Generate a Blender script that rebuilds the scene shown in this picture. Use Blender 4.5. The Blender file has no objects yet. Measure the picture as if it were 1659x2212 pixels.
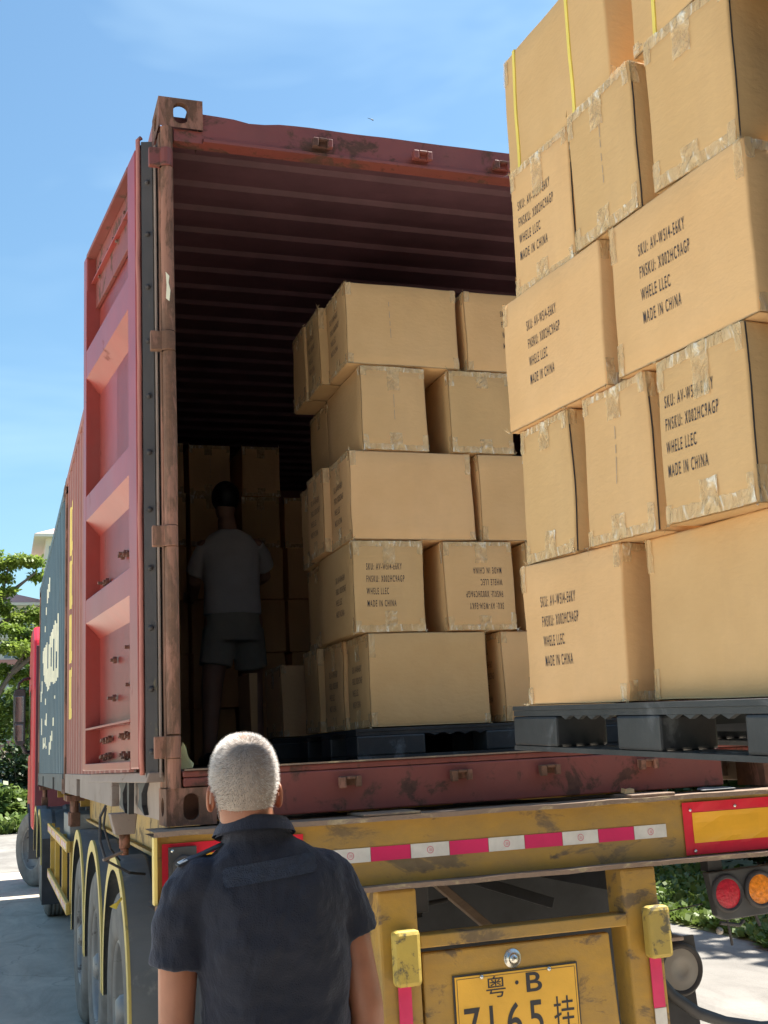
import bpy, math, random
from mathutils import Vector, Matrix, noise
R = math.radians
random.seed(7)
SC = bpy.context.scene
COL = SC.collection
GZ = -1.45            # ground level (z = 0 is the underside of the containers)

# ------------------------------------------------------------------ camera, sky, sun, exposure
cam = bpy.data.cameras.new("camera"); co = bpy.data.objects.new("camera", cam); COL.objects.link(co)
cam.sensor_fit = 'HORIZONTAL'; cam.sensor_width = 36; cam.lens = 2469.2 / 1659 * 36
cam.clip_start = .05; cam.clip_end = 2000
co.location = (-.5206, -3.8129, .1993)
co.rotation_euler = (R(101.862), R(2.9116), R(-18.3475))
SC.camera = co
SUN_EL, SUN_AZ = 61, 84      # azimuth measured from +Y towards +X
w = bpy.data.worlds.new("World"); SC.world = w; w.use_nodes = True
nt = w.node_tree; bg = nt.nodes['Background']
sky = nt.nodes.new('ShaderNodeTexSky'); sky.sky_type = 'NISHITA'; sky.sun_disc = False
sky.sun_elevation = R(SUN_EL); sky.sun_rotation = R(SUN_AZ); sky.air_density = 1.3; sky.dust_density = 1.0; sky.ozone_density = 2.2
tint = nt.nodes.new('ShaderNodeMix'); tint.data_type = 'RGBA'; tint.blend_type = 'MULTIPLY'; tint.inputs[0].default_value = 1; tint.inputs[7].default_value = (.82, 1.03, 1.06, 1)
nt.links.new(sky.outputs[0], tint.inputs[6]); 
wtc = nt.nodes.new('ShaderNodeTexCoord'); wmp = nt.nodes.new('ShaderNodeMapping'); wmp.inputs['Scale'].default_value = (1.2, 1.2, 3.2)
wn = nt.nodes.new('ShaderNodeTexNoise'); wn.inputs['Scale'].default_value = 2.1; wn.inputs['Detail'].default_value = 4; wn.inputs['Roughness'].default_value = .6; wn.inputs['Distortion'].default_value = .6
wr = nt.nodes.new('ShaderNodeValToRGB'); wr.color_ramp.elements[0].position = .50; wr.color_ramp.elements[0].color = (0, 0, 0, 1); wr.color_ramp.elements[1].position = .95; wr.color_ramp.elements[1].color = (.45, .45, .45, 1)
cl_ = nt.nodes.new('ShaderNodeMix'); cl_.data_type = 'RGBA'; cl_.inputs[7].default_value = (4.9, 6.6, 7.6, 1)
nt.links.new(wtc.outputs['Generated'], wmp.inputs[0]); nt.links.new(wmp.outputs[0], wn.inputs[0]); nt.links.new(wn.outputs[0], wr.inputs[0]); nt.links.new(wr.outputs[0], cl_.inputs[0])
nt.links.new(tint.outputs[2], cl_.inputs[6]); nt.links.new(cl_.outputs[2], bg.inputs[0]); bg.inputs[1].default_value = .062
sl = bpy.data.lights.new("sun", 'SUN'); sl.energy = 5; sl.angle = R(.5); sl.color = (1, .94, .84)
so = bpy.data.objects.new("sun", sl); COL.objects.link(so)
sd = Vector((math.sin(R(SUN_AZ)) * math.cos(R(SUN_EL)), math.cos(R(SUN_AZ)) * math.cos(R(SUN_EL)), math.sin(R(SUN_EL))))
so.rotation_euler = sd.to_track_quat('Z', 'Y').to_euler(); so.location = sd * 30
SC.view_settings.view_transform = 'Standard'; SC.view_settings.look = 'None'
SC.view_settings.exposure = 1.58; SC.view_settings.gamma = 1
SC.cycles.max_bounces = 10; SC.cycles.diffuse_bounces = 7; SC.cycles.transparent_max_bounces = 16
SC.cycles.sample_clamp_indirect = 8

# ------------------------------------------------------------------ materials
def newmat(name):
    m = bpy.data.materials.new(name); m.use_nodes = True
    return m, m.node_tree, m.node_tree.nodes['Principled BSDF']
def N(nt, t, **kw):
    n = nt.nodes.new(t)
    for k, v in kw.items():
        if k in n.inputs: n.inputs[k].default_value = v
        else: setattr(n, k, v)
    return n
def ramp(nt, src, stops):
    r = nt.nodes.new('ShaderNodeValToRGB'); e = r.color_ramp.elements
    while len(e) < len(stops): e.new(.5)
    for i, (p, c) in enumerate(stops):
        e[i].position = p; e[i].color = (c, c, c, 1) if isinstance(c, (int, float)) else (*c, 1)
    nt.links.new(src, r.inputs[0]); return r
def mix(nt, fac, a, b):
    m = nt.nodes.new('ShaderNodeMix'); m.data_type = 'RGBA'
    for s, v in ((0, fac), (6, a), (7, b)):
        if isinstance(v, bpy.types.NodeSocket): nt.links.new(v, m.inputs[s])
        elif s == 0: m.inputs[0].default_value = v
        else: m.inputs[s].default_value = (*v, 1)
    return m.outputs[2]
def noi(nt, scale, detail=4, rough=.55, stretch=None, dist=0):
    tc = N(nt, 'ShaderNodeTexCoord'); mp = N(nt, 'ShaderNodeMapping')
    if stretch: mp.inputs['Scale'].default_value = stretch
    nt.links.new(tc.outputs['Object'], mp.inputs[0])
    n = N(nt, 'ShaderNodeTexNoise', Scale=scale, Detail=detail, Roughness=rough, Distortion=dist)
    nt.links.new(mp.outputs[0], n.inputs[0]); return n.outputs[0]
def bump(nt, b, src, strength, dist=.01):
    n = N(nt, 'ShaderNodeBump', Strength=strength, Distance=dist); nt.links.new(src, n.inputs['Height'])
    nt.links.new(n.outputs[0], b.inputs['Normal'])
def plain(name, col, rough=.6, metal=0, var=.12, vs=6, bmp=.1, bs=40, stretch=None, spec=.5):
    m, nt, b = newmat(name)
    d = tuple(c * (1 - var) for c in col); l = tuple(min(1, c * (1 + var)) for c in col)
    r = ramp(nt, noi(nt, vs, 6, .6, stretch), [(.3, d), (.7, l)])
    nt.links.new(r.outputs[0], b.inputs['Base Color'])
    b.inputs['Roughness'].default_value = rough; b.inputs['Metallic'].default_value = metal
    b.inputs['Specular IOR Level'].default_value = spec
    if bmp: bump(nt, b, noi(nt, bs, 4), bmp, .005)
    return m
def worn(name, paint, under, amt=.5, scale=7, rough=.6, dirt=None, stretch=(1, 1, 1), bmp=.25, dscale=2.2, damt=.55, metal=0):
    """painted steel: chipped where `under` shows, with dirt film"""
    m, nt, b = newmat(name)
    base = ramp(nt, noi(nt, 3.1, 5, .6), [(.3, tuple(c * .82 for c in paint)), (.7, tuple(min(1, c * 1.15) for c in paint))]).outputs[0]
    k = ramp(nt, noi(nt, scale, 10, .68, stretch, .4), [(1 - amt - .03, 0), (1 - amt + .04, 1)]).outputs[0]
    un = ramp(nt, noi(nt, 30, 5, .7), [(.3, tuple(c * .6 for c in under)), (.75, tuple(c * 1.4 for c in under))]).outputs[0]
    c = mix(nt, k, base, un)
    if dirt:
        dk = ramp(nt, noi(nt, dscale, 8, .7, stretch), [(.38, 0), (.8, damt)]).outputs[0]
        c = mix(nt, dk, c, dirt)
    nt.links.new(c, b.inputs['Base Color'])
    rr = ramp(nt, k, [(0, rough), (1, .9)]); nt.links.new(rr.outputs[0], b.inputs['Roughness'])
    b.inputs['Metallic'].default_value = metal
    bump(nt, b, noi(nt, scale * 2.2, 8, .7), bmp, .006)
    return m
M = {}
def make_card():
    m, nt, b = newmat('kraft_cardboard')
    a = ramp(nt, noi(nt, 3.2, 6, .6), [(.3, (.61, .390, .180)), (.7, (.70, .46, .225))]).outputs[0]
    fib = ramp(nt, noi(nt, 9, 3, .5, (4, 4, 30)), [(.35, .0), (.75, .06)]).outputs[0]
    c = mix(nt, fib, a, (.50, .32, .16))
    st = ramp(nt, noi(nt, 2.1, 7, .7, (1, 1, .35)), [(.58, 0), (.72, .22)]).outputs[0]
    c = mix(nt, st, c, (.45, .29, .16))
    oi = N(nt, 'ShaderNodeObjectInfo')
    hs = N(nt, 'ShaderNodeHueSaturation'); nt.links.new(c, hs.inputs['Color'])
    mr = N(nt, 'ShaderNodeMapRange'); nt.links.new(oi.outputs['Random'], mr.inputs[0]); mr.inputs[3].default_value = .86; mr.inputs[4].default_value = 1.06
    mh = N(nt, 'ShaderNodeMapRange'); nt.links.new(oi.outputs['Random'], mh.inputs[0]); mh.inputs[3].default_value = .501; mh.inputs[4].default_value = .494; nt.links.new(mh.outputs[0], hs.inputs['Hue'])
    nt.links.new(mr.outputs[0], hs.inputs['Value'])
    nt.links.new(hs.outputs[0], b.inputs['Base Color'])
    b.inputs['Roughness'].default_value = .85; b.inputs['Specular IOR Level'].default_value = .25
    n1 = noi(nt, 7, 6, .6); n2 = noi(nt, 34, 3, .5, (1, 1, 2))
    ad = N(nt, 'ShaderNodeMath', operation='MULTIPLY_ADD'); nt.links.new(n1, ad.inputs[0]); ad.inputs[1].default_value = 1.6; nt.links.new(n2, ad.inputs[2])
    bump(nt, b, ad.outputs[0], .28, .006)
    return m
M['card'] = make_card()
def make_tape():
    m, nt, b = newmat('clear_packing_tape')
    b.inputs['Roughness'].default_value = .22; b.inputs['Specular IOR Level'].default_value = .7
    w_ = noi(nt, 24, 4, .6, (1, 1, .35), 1.5)
    nt.links.new(ramp(nt, w_, [(.40, .45), (.60, .52), (.72, .85)]).outputs[0], b.inputs['Alpha'])
    nt.links.new(ramp(nt, w_, [(.35, (.68, .49, .25)), (.56, (.84, .64, .36)), (.67, (.95, .90, .76))]).outputs[0], b.inputs['Base Color'])  # pale, more opaque noise patches are glints painted into the tape
    bump(nt, b, w_, .8, .02)
    return m
M['tape'] = make_tape()
def make_ink():
    m, nt, b = newmat('printed_ink')
    b.inputs['Base Color'].default_value = (.05, .043, .05, 1); b.inputs['Roughness'].default_value = .8
    k = ramp(nt, noi(nt, 120, 4, .6), [(.28, .45), (.45, .95)]).outputs[0]; nt.links.new(k, b.inputs['Alpha'])
    return m
M['ink'] = make_ink()
M['strap'] = plain('yellow_strap', (.78, .62, .10), .4, var=.1)
M['pallet'] = worn('black_plastic', (.018, .020, .023), (.11, .115, .12), .38, 6, .5, (.12, .125, .13), bmp=.3, damt=.45)
M['maroon'] = worn('maroon_container_paint', (.215, .052, .042), (.09, .04, .028), .43, 7, .55, (.15, .075, .06), bmp=.25, damt=.45)
M['maroon_wall'] = worn('maroon_wall_paint', (.30, .105, .085), (.16, .06, .04), .34, 4, .6, (.32, .20, .16), (1, 1, .4), .15)
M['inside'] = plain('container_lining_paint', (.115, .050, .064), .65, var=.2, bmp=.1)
M['rust'] = worn('rusty_steel', (.30, .13, .085), (.13, .06, .035), .52, 12, .75, (.22, .14, .10), (1, 1, .3), .5)
M['door'] = worn('red_door_paint', (.29, .036, .027), (.14, .04, .03), .33, 3.5, .36, (.26, .095, .085), (1, 1, .5), .10, .9, .95)
M['bolt'] = worn('rusty_bolt', (.16, .07, .05), (.3, .25, .22), .4, 40, .7)
M['rubber'] = plain('black_rubber', (.045, .042, .045), .7, var=.35, vs=9, stretch=(1, 1, .3))
M['gasket'] = worn('door_gasket', (.07, .065, .066), (.20, .17, .10), .38, 9, .7, None, (1, 1, .25))
M['pinkseal'] = plain('painted_seal', (.42, .16, .13), .55, var=.12)
M['railgrey'] = worn('dusty_rail', (.30, .235, .20), (.18, .10, .07), .38, 5, .75, (.26, .20, .17))
M['blue'] = worn('blue_container_paint', (.065, .110, .145), (.08, .09, .09), .36, 4, .5, (.12, .155, .17), (1, 1, .25), .12)
M['bluerail'] = worn('dark_rail', (.085, .095, .10), (.12, .09, .07), .4, 5, .7, (.14, .13, .12))
M['cream'] = plain('cream_lettering', (.85, .80, .60), .6)
M['yletter'] = plain('yellow_lettering', (.82, .62, .16), .6)
M['yellow'] = worn('yellow_chassis_paint', (.44, .25, .035), (.13, .09, .06), .42, 9, .55, (.21, .15, .075), (.5, 1, 1), .5, 4.5, .95)
M['yellow2'] = worn('worn_yellow_bumper', (.46, .33, .06), (.09, .08, .06), .42, 14, .6, (.24, .20, .09), bmp=.6)
M['flange'] = worn('scuffed_flange', (.25, .17, .12), (.42, .33, .20), .42, 22, .8, (.17, .14, .12), (.35, 1, 1), .8)
M['dark'] = plain('oily_dark_steel', (.035, .036, .042), .6, var=.4)
M['tyre'] = plain('dusty_tyre', (.17, .155, .14), .85, var=.3, vs=7, bmp=.35, bs=26)
M['rim'] = worn('steel_rim', (.26, .25, .24), (.12, .10, .09), .4, 9, .5, metal=.2)
M['fender'] = worn('grey_plastic_fender', (.17, .18, .19), (.27, .27, .26), .42, 4, .5, (.25, .24, .225), bmp=.2)
M['ftrim'] = worn('yellow_fender_edge', (.66, .49, .14), (.12, .13, .14), .33, 11, .55, None, bmp=.3)
M['tred'] = plain('red_reflective_tape', (.62, .025, .12), .3, var=.12)
M['twhite'] = plain('white_reflective_tape', (.62, .60, .56), .35, var=.12, vs=20)
M['bred'] = plain('red_reflector_board', (.66, .02, .045), .3, var=.12, bmp=.3, bs=6)
M['borange'] = plain('orange_reflector_board', (.80, .40, .03), .3, var=.15, vs=3, bmp=.4, bs=5)
M['plate'] = worn('yellow_number_plate', (.72, .40, .045), (.45, .25, .05), .28, 9, .45)
M['plateink'] = plain('plate_black', (.02, .022, .03), .5)
M['chrome'] = plain('dull_chrome', (.55, .55, .52), .25, .9, var=.2, vs=30)
M['lensred'] = plain('red_lens', (.42, .012, .03), .2, var=.3, vs=60, bmp=.6, bs=90)
M['lensamb'] = plain('amber_lens', (.75, .22, .015), .2, var=.4, vs=60, bmp=.6, bs=90)
M['lensgrey'] = plain('dusty_lens', (.27, .25, .23), .5, var=.12)
M['tstrip'] = plain('lamp_panel', (.055, .055, .058), .65, var=.3)
M['cabred'] = plain('red_cab_paint', (.52, .02, .035), .3, var=.08)
M['cabdark'] = plain('dark_red_trim', (.10, .02, .03), .5)
M['glass'] = plain('dark_glass', (.03, .04, .05), .08, var=.1, bmp=0)
M['mirrorglass'] = plain('mirror_glass', (.6, .65, .7), .05, 1, var=.05, bmp=0)
M['skin'] = plain('tanned_skin', (.33, .135, .078), .5, var=.16, vs=9, bmp=.12, bs=120)
M['skin2'] = plain('worker_skin', (.34, .19, .13), .55, var=.1)  # skin tone of the worker inside
M['skin'].node_tree.nodes['Principled BSDF'].inputs['Subsurface Weight'].default_value = .08
M['tee'] = plain('grey_tshirt', (.52, .52, .52), .9, var=.08, bmp=.3, bs=25)
M['shorts'] = plain('khaki_shorts', (.32, .31, .27), .9, var=.15)
M['blackhair'] = plain('black_hair', (.012, .012, .014), .5)
M['trousers'] = plain('dark_trousers', (.02, .022, .03), .85)
M['shoe'] = plain('black_shoe', (.015, .015, .016), .4)
M['paper'] = plain('yellow_paper', (.62, .58, .28), .7, bmp=.5, bs=10)
def make_shirt():
    m, nt, b = newmat('navy_shirt_cloth')
    c = ramp(nt, noi(nt, 5, 6, .6), [(.3, (.0105, .0125, .022)), (.7, (.019, .021, .034))]).outputs[0]
    nt.links.new(c, b.inputs['Base Color'])
    b.inputs['Roughness'].default_value = .82; b.inputs['Specular IOR Level'].default_value = .35
    b.inputs['Sheen Weight'].default_value = .25; b.inputs['Sheen Roughness'].default_value = .5; b.inputs['Sheen Tint'].default_value = (.45, .5, .7, 1)
    n1 = noi(nt, 260, 3, .6); n2 = noi(nt, 7, 4, .55, (1, 1, .4), 1.0)
    ad = N(nt, 'ShaderNodeMath', operation='MULTIPLY_ADD'); nt.links.new(n2, ad.inputs[0]); ad.inputs[1].default_value = 9; nt.links.new(n1, ad.inputs[2])
    bump(nt, b, ad.outputs[0], .55, .004)
    return m
M['shirt'] = make_shirt()
M['patch'] = plain('felt_patch', (.026, .034, .056), .95, var=.25, vs=60, bmp=.9, bs=300)
M['epau'] = plain('epaulette_cloth', (.012, .013, .018), .7)
M['silver'] = plain('silver_thread', (.65, .67, .7), .5)
def make_hair():
    m, nt, b = newmat('short_grey_hair')
    c = ramp(nt, noi(nt, 16, 6, .7), [(.30, (.34, .285, .25)), (.52, (.42, .37, .335)), (.72, (.54, .50, .47))]).outputs[0]
    nt.links.new(c, b.inputs['Base Color']); b.inputs['Roughness'].default_value = .55
    return m
M['hair'] = make_hair()
M['hairlow'] = plain('cropped_hair', (.34, .28, .24), .6, var=.1, vs=60)
def leafmat(name, a, c, tr=.35):
    m, nt, b = newmat(name)
    col = ramp(nt, noi(nt, .9, 4, .6), [(.3, a), (.7, c)]).outputs[0]
    nt.links.new(col, b.inputs['Base Color']); b.inputs['Roughness'].default_value = .5
    t = N(nt, 'ShaderNodeBsdfTranslucent'); nt.links.new(col, t.inputs[0])
    s = N(nt, 'ShaderNodeMixShader'); s.inputs[0].default_value = tr
    nt.links.new(b.outputs[0], s.inputs[1]); nt.links.new(t.outputs[0], s.inputs[2])
    nt.links.new(s.outputs[0], nt.nodes['Material Output'].inputs[0]); return m
M['leaf1'] = leafmat('tree_leaf', (.09, .17, .025), (.26, .33, .06), .5)
M['leaf2'] = leafmat('dark_leaf', (.012, .032, .008), (.035, .070, .016), .12)
M['leaf3'] = leafmat('ground_leaf', (.07, .13, .025), (.17, .23, .05))
M['bark'] = plain('grey_bark', (.11, .09, .075), .9, var=.3, vs=12)
M['grass'] = plain('verge_soil_grass', (.14, .15, .06), .95, var=.4, vs=2)
M['bwall'] = plain('pale_render', (.62, .60, .58), .8, var=.05)
M['bpink'] = plain('pink_band', (.50, .25, .24), .8, var=.05)
M['broof'] = plain('pink_roof_tiles', (.50, .30, .27), .8, var=.1)
M['bwin'] = plain('window_glass', (.16, .22, .30), .2, var=.2)
def make_ground(nm='worn_concrete', C0=(.49, .425, .345), C1=(.60, .53, .435), C2=(.30, .26, .215)):
    m, nt, b = newmat(nm)
    c = ramp(nt, noi(nt, .8, 9, .65), [(.3, C0), (.7, C1)]).outputs[0]
    s = ramp(nt, noi(nt, 2.4, 8, .7, (1, .35, 1), .8), [(.42, 0), (.7, .75)]).outputs[0]
    c = mix(nt, s, c, C2)
    tc = N(nt, 'ShaderNodeTexCoord'); v = N(nt, 'ShaderNodeTexVoronoi', feature='DISTANCE_TO_EDGE', Scale=.33)
    nz = N(nt, 'ShaderNodeTexNoise', Scale=1.5, Detail=6)
    nt.links.new(tc.outputs['Object'], nz.inputs[0])
    vm = N(nt, 'ShaderNodeVectorMath', operation='MULTIPLY_ADD'); nt.links.new(nz.outputs[1], vm.inputs[0]); vm.inputs[1].default_value = (.7, .7, .7); nt.links.new(tc.outputs['Object'], vm.inputs[2])
    nt.links.new(vm.outputs[0], v.inputs[0])
    cr = ramp(nt, v.outputs[0], [(.0, .35), (.004, 0)]).outputs[0]
    c = mix(nt, cr, c, (.10, .09, .08))
    nt.links.new(c, b.inputs['Base Color']); b.inputs['Roughness'].default_value = .9
    bump(nt, b, noi(nt, 30, 8, .7), .5, .01)
    return m
M['ground'] = make_ground()
M['lane'] = make_ground('dimmed_sunlit_concrete', (.17, .16, .145), (.26, .245, .225), (.11, .10, .09))  # ground colour darkened where the sun falls, to hold down its brightness
M['yard'] = make_ground('bounce_yard_concrete', (.58, .53, .44), (.68, .62, .52), (.50, .45, .37))  # kept pale and warm to bounce light onto the cartons

# ------------------------------------------------------------------ mesh helpers
class MB:
    def __init__(s): s.v = []; s.f = []; s.m = []
    def quad(s, a, b, c, d, mi=0):
        n = len(s.v); s.v += [Vector(a), Vector(b), Vector(c), Vector(d)]; s.f.append((n, n + 1, n + 2, n + 3)); s.m.append(mi)
    def poly(s, pts, mi=0):
        n = len(s.v); s.v += [Vector(p) for p in pts]; s.f.append(tuple(range(n, n + len(pts)))); s.m.append(mi)
    def hexa(s, p, mi=0):
        """8 corners: bottom ring 0-3, top ring 4-7"""
        n = len(s.v); s.v += [Vector(q) for q in p]
        for f in ((0, 3, 2, 1), (4, 5, 6, 7), (0, 1, 5, 4), (1, 2, 6, 5), (2, 3, 7, 6), (3, 0, 4, 7)):
            s.f.append(tuple(n + i for i in f)); s.m.append(mi)
        return s
    def box(s, x0, x1, y0, y1, z0, z1, mi=0):
        return s.hexa([(x0, y0, z0), (x1, y0, z0), (x1, y1, z0), (x0, y1, z0), (x0, y0, z1), (x1, y0, z1), (x1, y1, z1), (x0, y1, z1)], mi)
    def bar(s, a, b, wd, h, up=(0, 0, 1), mi=0):
        a = Vector(a); b = Vector(b); d = (b - a).normalized(); x = d.cross(Vector(up)).normalized() * wd / 2; z = x.cross(d).normalized() * h / 2
        return s.hexa([a - x - z, a + x - z, b + x - z, b - x - z, a - x + z, a + x + z, b + x + z, b - x + z], mi)
    def prism(s, pts, ext, mi=0):
        """closed polygon pts (3-D) extruded by vector ext"""
        n = len(s.v); k = len(pts); e = Vector(ext)
        s.v += [Vector(p) for p in pts] + [Vector(p) + e for p in pts]
        s.f.append(tuple(n + i for i in range(k))); s.f.append(tuple(n + 2 * k - 1 - i for i in range(k))); s.m += [mi, mi]
        for i in range(k):
            j = (i + 1) % k; s.f.append((n + i, n + k + i, n + k + j, n + j)); s.m.append(mi)
        return s
    def tube(s, path, rad, seg=12, mi=0, cap=True):
        path = [Vector(p) for p in path]; rad = rad if isinstance(rad, (list, tuple)) else [rad] * len(path)
        n = len(s.v); ref = None
        for i, p in enumerate(path):
            d = (path[min(i + 1, len(path) - 1)] - path[max(i - 1, 0)]).normalized()
            if ref is None: ref = d.orthogonal().normalized()
            u = (ref - d * ref.dot(d)).normalized(); ref = u; w_ = d.cross(u)
            for k in range(seg):
                a = 2 * math.pi * k / seg; s.v.append(p + (u * math.cos(a) + w_ * math.sin(a)) * rad[i])
        for i in range(len(path) - 1):
            for k in range(seg):
                k2 = (k + 1) % seg; s.f.append((n + i * seg + k, n + i * seg + k2, n + (i + 1) * seg + k2, n + (i + 1) * seg + k)); s.m.append(mi)
        if cap:
            s.f.append(tuple(n + k for k in reversed(range(seg)))); s.f.append(tuple(n + (len(path) - 1) * seg + k for k in range(seg))); s.m += [mi, mi]
        return s
    def lathe(s, c, axis, prof, seg=48, mi=0, arc=(0, 360)):
        """prof: list of (radius, along axis)"""
        c = Vector(c); ax = Vector(axis).normalized(); u = ax.orthogonal().normalized()
        if abs(ax.z) < .1: u = Vector((0, 0, 1))
        w_ = ax.cross(u); n = len(s.v); full = abs(arc[1] - arc[0]) >= 360; K = seg if full else seg + 1
        for k in range(K):
            a = R(arc[0] + (arc[1] - arc[0]) * k / seg)
            for (r, t) in prof: s.v.append(c + ax * t + (u * math.cos(a) + w_ * math.sin(a)) * r)
        P = len(prof)
        for k in range(seg):
            k2 = (k + 1) % K
            for i in range(P - 1):
                s.f.append((n + k * P + i, n + k * P + i + 1, n + k2 * P + i + 1, n + k2 * P + i)); s.m.append(mi)
        return s
    def build(s, name, mats, parent=None, smooth=False, bevel=0, xf=None):
        me = bpy.data.meshes.new(name)
        inv = None
        if parent is not None: inv = world_of(parent).inverted()
        vv = s.v
        if xf is not None: vv = [xf @ p for p in vv]
        if inv is not None: vv = [inv @ p for p in vv]
        me.from_pydata([tuple(p) for p in vv], [], s.f)
        mats = mats if isinstance(mats, (list, tuple)) else [mats]
        for m_ in mats: me.materials.append(M[m_] if isinstance(m_, str) else m_)
        me.polygons.foreach_set('material_index', s.m)
        me.update(); me.validate()
        o = bpy.data.objects.new(name, me); COL.objects.link(o)
        if parent is not None: o.parent = parent
        if smooth:
            for p in me.polygons: p.use_smooth = True
        if bevel:
            b = o.modifiers.new('bevel', 'BEVEL'); b.width = bevel; b.segments = 2; b.limit_method = 'ANGLE'
        return o
def world_of(o):
    m_ = o.matrix_basis.copy()
    return world_of(o.parent) @ m_ if o.parent else m_
def tag(o, label=None, cat=None, group=None, kind=None):
    if label: o['label'] = label
    if cat: o['category'] = cat
    if group: o['group'] = group
    if kind: o['kind'] = kind
    return o
def thing(name, label, cat, loc=(0, 0, 0), rz=0, group=None):
    o = bpy.data.objects.new(name, None); COL.objects.link(o); o.location = loc; o.rotation_euler = (0, 0, rz); o.empty_display_size = .1
    o.matrix_basis = Matrix.Translation(loc) @ Matrix.Rotation(rz, 4, 'Z')
    return tag(o, label, cat, group)
def copy_tree(o, parent=None):
    c = o.copy(); COL.objects.link(c)
    if parent: c.parent = parent
    for ch in [x for x in list(COL.objects) if x.parent == o]: copy_tree(ch, c)
    return c
_tc = {}
def text_geo(body, size=.03, xs=.8, spacing=1.0, line=1.0, offset=0):
    key = (body, size, xs, spacing, line, offset)
    if key in _tc: return _tc[key]
    cu = bpy.data.curves.new('t', 'FONT'); cu.body = body; cu.size = 1; cu.space_line = line; cu.space_character = spacing; cu.offset = offset
    ob = bpy.data.objects.new('t', cu); COL.objects.link(ob)
    dg = bpy.context.evaluated_depsgraph_get(); ev = ob.evaluated_get(dg); me = ev.to_mesh()
    vs = [(v.co.x * size * xs, v.co.y * size) for v in me.vertices]; fs = [tuple(p.vertices) for p in me.polygons]
    ev.to_mesh_clear(); bpy.data.objects.remove(ob); bpy.data.curves.remove(cu)
    _tc[key] = (vs, fs); return _tc[key]
def put_text(body, origin, ux, uy, mat, parent, name='printed_text', size=.03, xs=.8, spacing=1.0, line=1.0, mapper=None, offset=0):
    vs, fs = text_geo(body, size, xs, spacing, line, offset); b = MB()
    o = Vector(origin) if origin is not None else None
    if mapper: b.v = [mapper(x, y) for x, y in vs]
    else: b.v = [o + Vector(ux) * x + Vector(uy) * y for x, y in vs]
    b.f = list(fs); b.m = [0] * len(fs)
    return b.build(name, mat, parent)

# ------------------------------------------------------------------ the ground and far setting
g = MB(); g.quad((-600, -600, GZ), (600, -600, GZ), (600, 900, GZ), (-600, 900, GZ))
tag(g.build('ground', 'ground'), kind='structure')
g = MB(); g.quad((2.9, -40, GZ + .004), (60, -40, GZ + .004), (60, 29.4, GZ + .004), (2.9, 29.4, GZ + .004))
tag(g.build('dimmed_sunlit_right', 'lane'), kind='structure')  # sunlit ground at right, dimmed in its colour
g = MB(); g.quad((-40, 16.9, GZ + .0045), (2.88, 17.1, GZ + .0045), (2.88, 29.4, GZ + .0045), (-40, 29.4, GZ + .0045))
tag(g.build('dimmed_sunlit_far', 'lane'), kind='structure')  # ground past the truck's shadow edge, dimmed in colour against the sun
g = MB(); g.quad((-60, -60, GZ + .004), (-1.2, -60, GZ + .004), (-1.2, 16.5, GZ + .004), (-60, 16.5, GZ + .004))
tag(g.build('bounce_yard', 'yard'), kind='structure')  # unseen bright ground added as a light bounce
g = MB(); g.quad((-200, 29.5, GZ + .004), (200, 31.5, GZ + .004), (200, 600, GZ + .004), (-200, 600, GZ + .004))
tag(g.build('grass_verge', 'grass'), kind='structure')
g = MB(); g.quad((5.2, -12, GZ + .008), (60, -12, GZ + .008), (60, 29, GZ + .008), (5.4, 29, GZ + .008))
tag(g.build('roadside_soil', 'grass'), kind='structure')

def leaves(pts, size, mat, name, parent=None, asp=.45, droop=.3, up=False):
    b = MB()
    for (p, s_) in pts:
        L = size * s_ * random.uniform(.6, 1.3)
        d = Vector((random.gauss(0, 1), random.gauss(0, 1), random.gauss(0, .6) - droop))
        if up: d = Vector((random.gauss(0, .8), random.gauss(0, .8), abs(random.gauss(.6, .4))))
        d.normalize(); x = d.cross(Vector((random.gauss(0, .5), random.gauss(0, .5), 1))).normalized() * L * asp
        m1 = p + d * L * .5
        b.quad(p, m1 + x, p + d * L, m1 - x)
    return b.build(name, mat, parent)
def blob(c, rad, n, flat=1.0):
    out = []
    for i in range(n):
        d = Vector((random.gauss(0, 1), random.gauss(0, 1), random.gauss(0, 1))).normalized()
        r = rad * (random.random() ** .38)
        p = Vector(c) + Vector((d.x * r, d.y * r, d.z * r * flat))
        out.append((p, 1))
    return out
def tree(x, y, h, cr, label, leaf='leaf1', n=7000, size=.22, zc=None, seed=1, group='trees beyond the lane', spread=1.0, nb=16):
    random.seed(seed)
    t = thing('roadside_tree', label, 'tree', (x, y, GZ), 0, group)
    tr = MB(); top = Vector((x + .4, y, GZ + h * .55))
    tr.tube([(x, y, GZ - .2), (x + .1, y, GZ + h * .25), top], [.22, .17, .12], 10)
    br = MB(); pts = []
    for i in range(nb):
        a = random.uniform(0, 6.28); z0 = random.uniform(.28, .55) * h; r = cr * random.uniform(.45, 1) * spread
        p0 = Vector((x + .1, y, GZ + z0)); p3 = Vector((x + math.cos(a) * r, y + math.sin(a) * r, GZ + random.uniform(.5, 1.0) * h))
        pm = (p0 + p3) / 2 + Vector((0, 0, -.06 * h)) + Vector((math.cos(a), math.sin(a), 0)) * r * .12
        br.tube([p0, pm, p3], [.075, .05, .02], 6, cap=False)
        for k in range(3):
            q = p3.lerp(pm, k * .33) + Vector((random.uniform(-.6, .6), random.uniform(-.6, .6), random.uniform(-.2, .5)))
            pts += blob(q, cr * random.uniform(.22, .36), n // (nb * 3), .45)
    tr.build('trunk', 'bark', t, True); br.build('branches', 'bark', t, True)
    leaves(pts, size, leaf, 'crown', t)
    return t
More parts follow.
